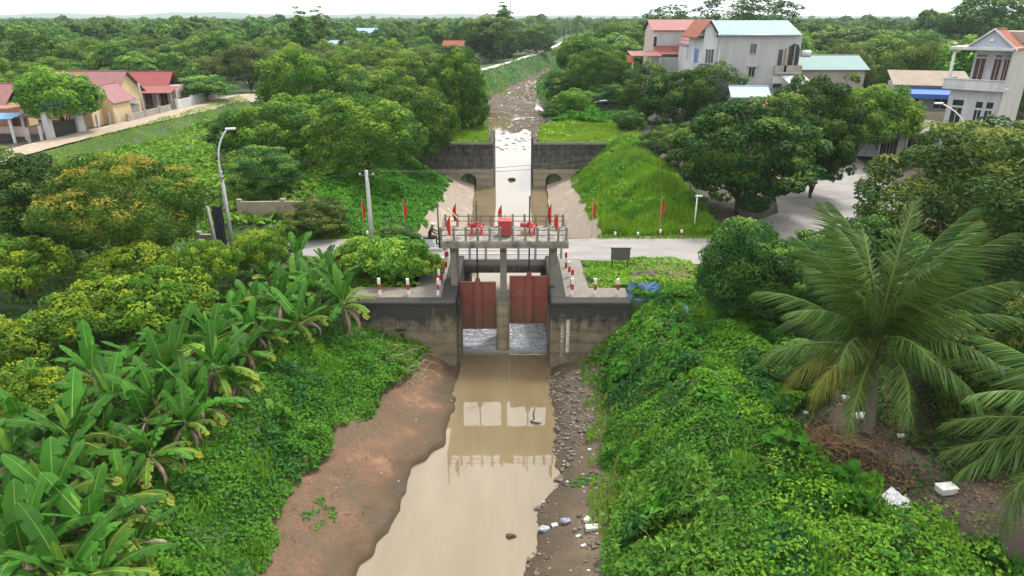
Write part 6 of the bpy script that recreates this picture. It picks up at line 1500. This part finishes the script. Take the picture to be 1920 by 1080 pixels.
# ------------------------------------------------------------------ banana plants
def banana_material(name, blade, edge, rib, trans=.3):
    m, nt, P, N, L = _nt(name)
    at = N.new('ShaderNodeAttribute'); at.attribute_name = 'tint'
    oi = N.new('ShaderNodeObjectInfo')
    tc = N.new('ShaderNodeTexCoord'); n = noise_node(N, L, 2.2, 4, tc.outputs['Object'])
    r = ramp(N, L, at.outputs['Fac'], [(0, rib), (.14, rib), (.2, blade), (.62, blade), (1, edge)])
    k = ramp(N, L, n.outputs['Fac'], [(.3, .78), (.7, 1.2)])
    c = mixc(N, L, 1.0, r.outputs[0], k.outputs[0], 'MULTIPLY')
    h = N.new('ShaderNodeHueSaturation'); mr = N.new('ShaderNodeMapRange'); mr.inputs['To Min'].default_value = .6; mr.inputs['To Max'].default_value = 1.35
    L.new(oi.outputs['Random'], mr.inputs['Value']); L.new(mr.outputs[0], h.inputs['Value']); L.new(c, h.inputs['Color'])
    L.new(h.outputs[0], P.inputs['Base Color']); P.inputs['Roughness'].default_value = .55; P.inputs['Specular IOR Level'].default_value = .12
    w = N.new('ShaderNodeTexWave'); w.bands_direction = 'X'; w.inputs['Scale'].default_value = 9; w.inputs['Distortion'].default_value = .6; L.new(tc.outputs['Object'], w.inputs['Vector'])
    bp = N.new('ShaderNodeBump'); bp.inputs['Strength'].default_value = .25; bp.inputs['Distance'].default_value = .02; L.new(w.outputs['Fac'], bp.inputs['Height']); L.new(bp.outputs[0], P.inputs['Normal'])
    tr = N.new('ShaderNodeBsdfTranslucent'); L.new(h.outputs[0], tr.inputs['Color']); ms = N.new('ShaderNodeMixShader'); ms.inputs[0].default_value = trans
    L.new(P.outputs[0], ms.inputs[1]); L.new(tr.outputs[0], ms.inputs[2]); L.new(ms.outputs[0], N['Material Output'].inputs['Surface'])
    return m
B_GREEN = banana_material('banana_leaf_green', (.038, .135, .012), (.07, .17, .016), (.17, .28, .06))
B_YOUNG = banana_material('banana_leaf_young', (.13, .27, .03), (.16, .30, .035), (.22, .34, .08))
B_YELL = banana_material('banana_leaf_yellowing', (.085, .165, .018), (.56, .30, .03), (.30, .32, .08))
B_DRY = banana_material('banana_leaf_dry', (.25, .185, .13), (.34, .265, .195), (.36, .30, .21), .12)
B_STEM = mat('banana_stem', (.09, .10, .045), (.16, .13, .075), 6, .7, .2, coord='obj')
def banana_leaf(seed, ln, wd, arch, tears, m, curl=.25, pet=.35, sag=0.0):
    """blade along local +X from the origin; petiole, midrib, lamina cut into strips where the wind tore it"""
    rs2 = np.random.RandomState(seed); n = 16
    V = []; T = []; Fq = []
    s = np.linspace(0, 1, n + 1)
    ang = -arch * s ** 1.5
    X = np.concatenate([[0], np.cumsum(np.cos(ang[:-1]) * (pet + ln) / n)]); Z = np.concatenate([[0], np.cumsum(np.sin(ang[:-1]) * (pet + ln) / n)])
    p0 = pet / (pet + ln)
    t = np.clip((s - p0) / (1 - p0), 0, 1)
    half = wd / 2 * np.clip(t / .16, 0, 1) ** .55 * np.clip(1 - t ** 5, 0, 1) ** .5 * (1 + .06 * rs2.normal(size=n + 1)); half[t <= 0] = .02; half[-1] = .012
    rib = .022 * (1 - s) + .006
    def addv(p, tt): V.append(p); T.append(tt); return len(V) - 1
    for i in range(n):
        a = [addv((X[i + d], sg * rib[i + d], Z[i + d] + .012), .05) for d in (0, 1) for sg in (-1, 1)]
        Fq.append((a[0], a[2], a[3], a[1]))
        if t[i + 1] <= 0.0: continue
        for sg in (-1, 1):
            torn = rs2.rand() < tears
            gap = .12 if torn else 0.0
            dr = (rs2.uniform(.1, .9) if torn else 0) + sag
            def pt(j, f, sh):
                w = half[j] * f; th = curl * f + dr * f * f
                return (X[j] + sh * (X[min(j + 1, n)] - X[max(j - 1, 0)]) * .5, sg * (rib[j] + w * math.cos(min(th, 1.5))), Z[j] - w * math.sin(min(th, 1.5)) + .10 * w)
            yt = .25 + .75 * max(0, (t[i] - .35) / .65) if m in (B_YELL, B_DRY) else .35
            q = [addv(pt(i, .0, 0), .3), addv(pt(i + 1, .0, 0), .3), addv(pt(i + 1, .55, -gap), .45 + .2 * yt), addv(pt(i, .55, gap * .5), .45 + .2 * yt), addv(pt(i + 1, 1, -gap), .5 + .5 * yt), addv(pt(i, 1, gap), .5 + .5 * yt)]
            Fq.append((q[0], q[1], q[2], q[3])); Fq.append((q[3], q[2], q[4], q[5]))
    return np_mesh('leaf', np.array(V), np.array(Fq), m, np.array(T))
BL = {'up': [banana_leaf(1, 1.9, .56, .35, .10, B_GREEN), banana_leaf(2, 1.75, .60, .5, .18, B_GREEN), banana_leaf(3, 2.0, .54, .65, .25, B_GREEN), banana_leaf(13, 1.8, .58, .8, .3, B_GREEN)],
      'arch': [banana_leaf(4, 2.0, .56, 1.1, .35, B_GREEN), banana_leaf(5, 1.9, .58, 1.4, .5, B_GREEN, .4), banana_leaf(6, 2.1, .54, 1.25, .45, B_GREEN, .35), banana_leaf(16, 1.9, .56, 1.4, .4, B_YELL, .4)],
      'young': [banana_leaf(7, 1.3, .30, .2, 0, B_YOUNG, .7), banana_leaf(8, 1.5, .42, .3, 0, B_YOUNG, .3)],
      'yellow': [banana_leaf(9, 1.8, .54, 1.5, .4, B_YELL, .5, sag=.15), banana_leaf(10, 1.7, .52, 1.3, .35, B_YELL, .5, sag=.2)],
      'dry': [banana_leaf(11, 1.5, .5, 2.3, .8, B_DRY, .7, sag=.6), banana_leaf(12, 1.3, .46, 2.5, .9, B_DRY, .9, sag=.8)]}
def banana(x, y, z, hs, sc, label, seed, nl=9, dry=2):
    rs2 = random.Random(seed)
    r = empty('banana_plant', (x, y, z), rs2.uniform(0, 6.28)); r.scale = (sc, sc, sc); tag(r, label, 'banana plant', 'banana plants along the left bank')
    b = MB(); lx, ly = rs2.uniform(-.15, .15), rs2.uniform(-.15, .15)
    b.tube([(0, 0, -.2), (lx * .4, ly * .4, hs * .5), (lx, ly, hs), (lx * 1.1, ly * 1.1, hs + .25)], [.15, .12, .08, .04], 8); b.build('stem', B_STEM, r)
    def put(kind, az, el, dz=0.0, s=1.0):
        me = rs2.choice(BL[kind]); o = link_mesh('leaf', me, None, r)
        o.location = (lx, ly, hs + dz); o.rotation_euler = (rs2.uniform(-.25, .25), -el, az); o.scale = (s, s, s)
    for i in range(nl):
        f = i / max(1, nl - 1); az = i * 2.4 + rs2.uniform(-.3, .3)
        if f < .4: put('up', az, R(rs2.uniform(50, 78)), .15, rs2.uniform(.85, 1.1))
        elif f < .8: put('arch' if rs2.random() < .6 else 'up', az, R(rs2.uniform(25, 52)), .05, rs2.uniform(.9, 1.1))
        else: put('yellow' if rs2.random() < .6 else 'arch', az, R(rs2.uniform(8, 30)), -.03, rs2.uniform(.85, 1.05))
    put('young', rs2.uniform(0, 6.28), R(84), .2, rs2.uniform(.6, 1.0))
    rz = r.rotation_euler.z
    for i in range(2 if dry > 2 else 1): put('yellow', R(rs2.uniform(-70, 35)) - rz, R(rs2.uniform(12, 34)), 0, rs2.uniform(.9, 1.1))
    for i in range(dry): put('dry', R(rs2.uniform(-100, 30)) - rz, R(rs2.uniform(0, 32)), -.04, rs2.uniform(.8, 1.1))
    for i in range(1): put('dry', rs2.uniform(0, 6.28), R(rs2.uniform(-35, 5)), -.12, rs2.uniform(.8, 1.0))
bn = [(45, 1040, 'nearest banana plant in the bottom left corner'), (170, 1050, 'banana plant at the bottom edge with long arching leaves'), (95, 930, 'banana plant at the left edge above the corner plant'), (225, 905, 'banana plant over the hanging brown leaves'),
      (15, 850, 'banana plant cut by the left edge'), (130, 820, 'upright banana plant left of centre in the near clump'), (285, 830, 'banana plant whose yellow leaf hangs over the creepers'), (215, 745, 'banana plant in the middle of the near clump'),
      (340, 770, 'banana plant at the bank side of the near clump'), (310, 690, 'tall-leaved banana plant at the top of the near clump'), (400, 690, 'banana plant leaning over the bank slope'), (250, 660, 'banana plant with upright leaves before the lime shrubs'),
      (400, 620, 'banana plant between near and far clumps'), (455, 640, 'banana plant with dry skirt on the slope edge'), (470, 570, 'banana plant at the start of the far clump'), (530, 560, 'banana plant in the middle of the far clump'),
      (500, 510, 'banana plant at the rear of the far clump'), (590, 530, 'banana plant by the wall end with wide crown'), (610, 480, 'banana plant nearest the grey pole'), (555, 470, 'banana plant behind the far clump'), (640, 560, 'small banana plant against the left wing wall'),
      (30, 620, 'banana plant behind the shrubs at the left edge'), (60, 740, 'banana plant half hidden behind the near clump'), (420, 330, 'tall banana plant beside the street lamp'),
      (60, 985, 'low banana plant filling the gap above the corner plant'), (165, 980, 'banana plant with brown skirt near the bottom edge'), (150, 870, 'leafy banana plant in the left middle of the near clump'), (50, 800, 'banana plant between the left edge and the near clump'),
      (215, 830, 'low banana plant under the yellow leaf'), (350, 720, 'young banana plant on the bank side of the near clump'), (170, 690, 'banana plant at the rear left of the near clump'), (430, 590, 'young banana plant before the far clump'), (560, 590, 'low banana plant on the slope below the far clump'), (500, 610, 'low banana plant with yellow lower leaves on the slope'),
      (20, 960, 'banana plant pressed to the left edge near the bottom'), (120, 1075, 'banana plant cut by the bottom edge of the frame'), (245, 980, 'small banana plant hanging over the creepers near the bottom'), (100, 870, 'banana plant behind the left corner plants'), (190, 790, 'banana plant rising in the centre of the near clump'),
      (265, 770, 'banana plant beside the one with the yellow leaf'), (330, 650, 'banana plant just before the lime shrubs'), (370, 740, 'banana plant with long leaves over the slope'), (290, 740, 'slender banana plant inside the near clump'), (440, 690, 'small banana plant low on the slope edge'),
      (470, 610, 'banana plant joining the two clumps'), (545, 520, 'banana plant at the centre rear of the far clump'), (580, 575, 'banana plant at the lower end of the far clump'), (625, 520, 'banana plant touching the wing wall end')]
for i, (px, py, lab) in enumerate(bn):
    p = gz(px, py, 1.0); z = gzs(p.x, p.y)
    hs = .75 - z if lab[:4] != 'tall' or i < 20 else 2.8
    banana(p.x, p.y, z, max(.55, min(2.8, hs - .1)) / .92, (.95 if i < 12 else .86) * (1.08, .82, 1.0, .72, .94)[i % 5], lab, 100 + i, 10 if i < 23 else 8, 4 if i in (0, 1, 3, 6, 8, 10, 13, 25, 28, 36, 41, 43) else 2)

# ------------------------------------------------------------------ coconut palms
P_GREEN = foliage('palm_leaflets', (.014, .044, .010), (.044, .100, .016), (.13, .18, .036), trans=.2, rough=.5, var=.25, spec=.2)
P_YELL = foliage('palm_leaflets_yellow', (.06, .09, .015), (.13, .15, .025), (.24, .21, .04), trans=.2, var=.15)
M_RACHIS = mat('palm_rachis', (.16, .17, .07), (.12, .13, .05), 4, .6)
def frond_mesh(seed, ln, arch, lf, m, twist=.0):
    rs2 = np.random.RandomState(seed); n = 76
    s = np.linspace(0, 1, 25); ang = -arch * s ** 1.3
    X = np.concatenate([[0], np.cumsum(np.cos(ang[:-1]) * ln / 24)]); Z = np.concatenate([[0], np.cumsum(np.sin(ang[:-1]) * ln / 24)])
    V = []; F = []; T = []
    def add(p, t): V.append(p); T.append(t); return len(V) - 1
    for i in range(n):
        t = .16 + .84 * (i + .5) / n
        x = np.interp(t, s, X); z = np.interp(t, s, Z); a = np.interp(t, s, ang)
        l = lf * (np.sin(np.pi * (t * .86 + .10)) ** .7) * rs2.uniform(.85, 1.1)
        for sg in (-1, 1):
            sw = R(rs2.uniform(14, 26) + 34 * max(0, t - .55) / .45); dr = R(rs2.uniform(28, 62)) + .25 * t
            d = np.array([math.cos(a) * math.sin(sw), sg * math.cos(sw) * math.cos(dr), math.sin(a) * math.sin(sw) - math.cos(sw) * math.sin(dr)])
            p0 = np.array([x, sg * .015, z]); w = .05
            ax = np.array([math.cos(a), 0, math.sin(a)]) * w
            mid = p0 + d * l * .5 + np.array([0, 0, .03 * l]); tip = p0 + d * l - np.array([0, 0, .22 * l])
            tt = rs2.uniform(.2, .8)
            v = [add(p0 - ax * .5, tt), add(p0 + ax * .5, tt), add(mid + ax * .5, tt), add(mid - ax * .5, tt), add(tip, tt)]
            F.append((v[0], v[1], v[2])); F.append((v[0], v[2], v[3])); F.append((v[3], v[2], v[4]))
    # rachis as a tapering three-sided rod
    for i in range(24):
        q = []
        for j in (i, i + 1):
            r_ = .045 * (1 - s[j]) + .006
            q += [add((X[j], -r_, Z[j]), .9), add((X[j], r_, Z[j]), .9), add((X[j], 0, Z[j] + r_ * .9), .95)]
        for a_, b_ in ((0, 1), (1, 2), (2, 0)):
            F.append((q[a_], q[b_], q[3 + b_])); F.append((q[a_], q[3 + b_], q[3 + a_]))
    return np_mesh('frond', np.array(V), np.array(F), m, np.array(T))
FR = [frond_mesh(1, 4.3, .75, .85, P_GREEN), frond_mesh(2, 4.6, 1.15, .9, P_GREEN), frond_mesh(3, 4.4, 1.6, .9, P_GREEN), frond_mesh(4, 4.0, 1.9, .85, P_YELL), frond_mesh(5, 4.2, 1.3, .85, P_YELL)]
def palm(x, y, hgt, sc, label, seed, spec, lean=(0, 0)):
    z = gzs(x, y); r = empty('coconut_palm', (x, y, z)); tag(r, label, 'palm tree'); rs2 = random.Random(seed)
    b = MB(); n = 26
    b.tube([(lean[0] * (i / n) ** 1.5, lean[1] * (i / n) ** 1.5, -.2 + (hgt + .2) * i / n) for i in range(n + 1)], [(.26 if i < 2 else .19 - .04 * i / n) * (1.0 if i % 2 else 1.10) for i in range(n + 1)], 10)
    b.build('trunk', mat('palm_bark', (.20, .165, .12), (.12, .095, .07), 5, .9, .4, 25, coord='obj'), r)
    b = MB()
    for i in range(9):
        a = i * .7; b.tube([(lean[0], lean[1], hgt - .35), (lean[0] + .22 * math.cos(a), lean[1] + .22 * math.sin(a), hgt - .1), (lean[0] + .34 * math.cos(a), lean[1] + .34 * math.sin(a), hgt + .35)], [.09, .08, .05], 5)
    b.build('leaf_base', mat('palm_sheath', (.14, .085, .05), (.09, .055, .035), 6, .9, coord='obj'), r)
    for (az, el, k, s) in spec:
        o = link_mesh('frond', FR[k], None, r); o.location = (lean[0], lean[1], hgt); o.rotation_euler = (R(rs2.uniform(-25, 25)), R(-el), R(az)); o.scale = (s * sc,) * 3
spec = []
for i in range(13): spec.append((i * 137.5 + 10, 87 - i * 2.2, 0, 1.3 if i < 9 else 1.15))
for i in range(10): spec.append((i * 137.5 + 60, 55 - i * 1.5, 1, 1.0))
for i in range(8): spec.append((i * 137.5 + 130, 30 - i * 2.5, 2, .95))
spec += [(185, 12, 3, .95), (200, -6, 3, .85), (215, 22, 4, .9), (235, -15, 3, .7)]
palm(13.1, 21.2, 3.2, 1.02, 'large coconut palm with arching fronds on the right bank', 1, spec, (-.4, 0))
spec2 = [(222, 0, 3, .9), (216, 14, 4, 1.0), (183, 16, 1, 1.0), (180, 28, 1, 1.0), (168, 44, 1, 1.0), (190, 4, 2, 1.0), (150, 52, 0, 1.05), (203, 20, 2, .95), (212, -8, 4, .95), (175, 10, 1, .95), (130, 40, 1, 1), (100, 55, 0, 1), (60, 45, 1, 1), (20, 40, 1, 1), (-40, 40, 1, 1), (240, 35, 2, 1), (280, 40, 1, 1), (160, 70, 0, 1)]
palm(16.3, 15.7, 3.2, 1.0, 'coconut palm whose fronds reach in from the right edge', 2, spec2, (.2, 0))
# ------------------------------------------------------------------ damp air
b = MB(); b.box(-6000, 6000, -150, 6000, -6.3, 110)
hz = b.build('haze', None)
m = bpy.data.materials.new('damp_air'); m.use_nodes = True
N = m.node_tree.nodes; N.remove(N['Principled BSDF'])
pv = N.new('ShaderNodeVolumePrincipled'); pv.inputs['Color'].default_value = (.84, .93, 1.0, 1); pv.inputs['Density'].default_value = .00012; pv.inputs['Anisotropy'].default_value = .2
m.node_tree.links.new(pv.outputs[0], N['Material Output'].inputs['Volume'])
hz.data.materials.append(m)
tag(hz, 'thin pale haze that veils the distance', 'haze', kind='stuff')
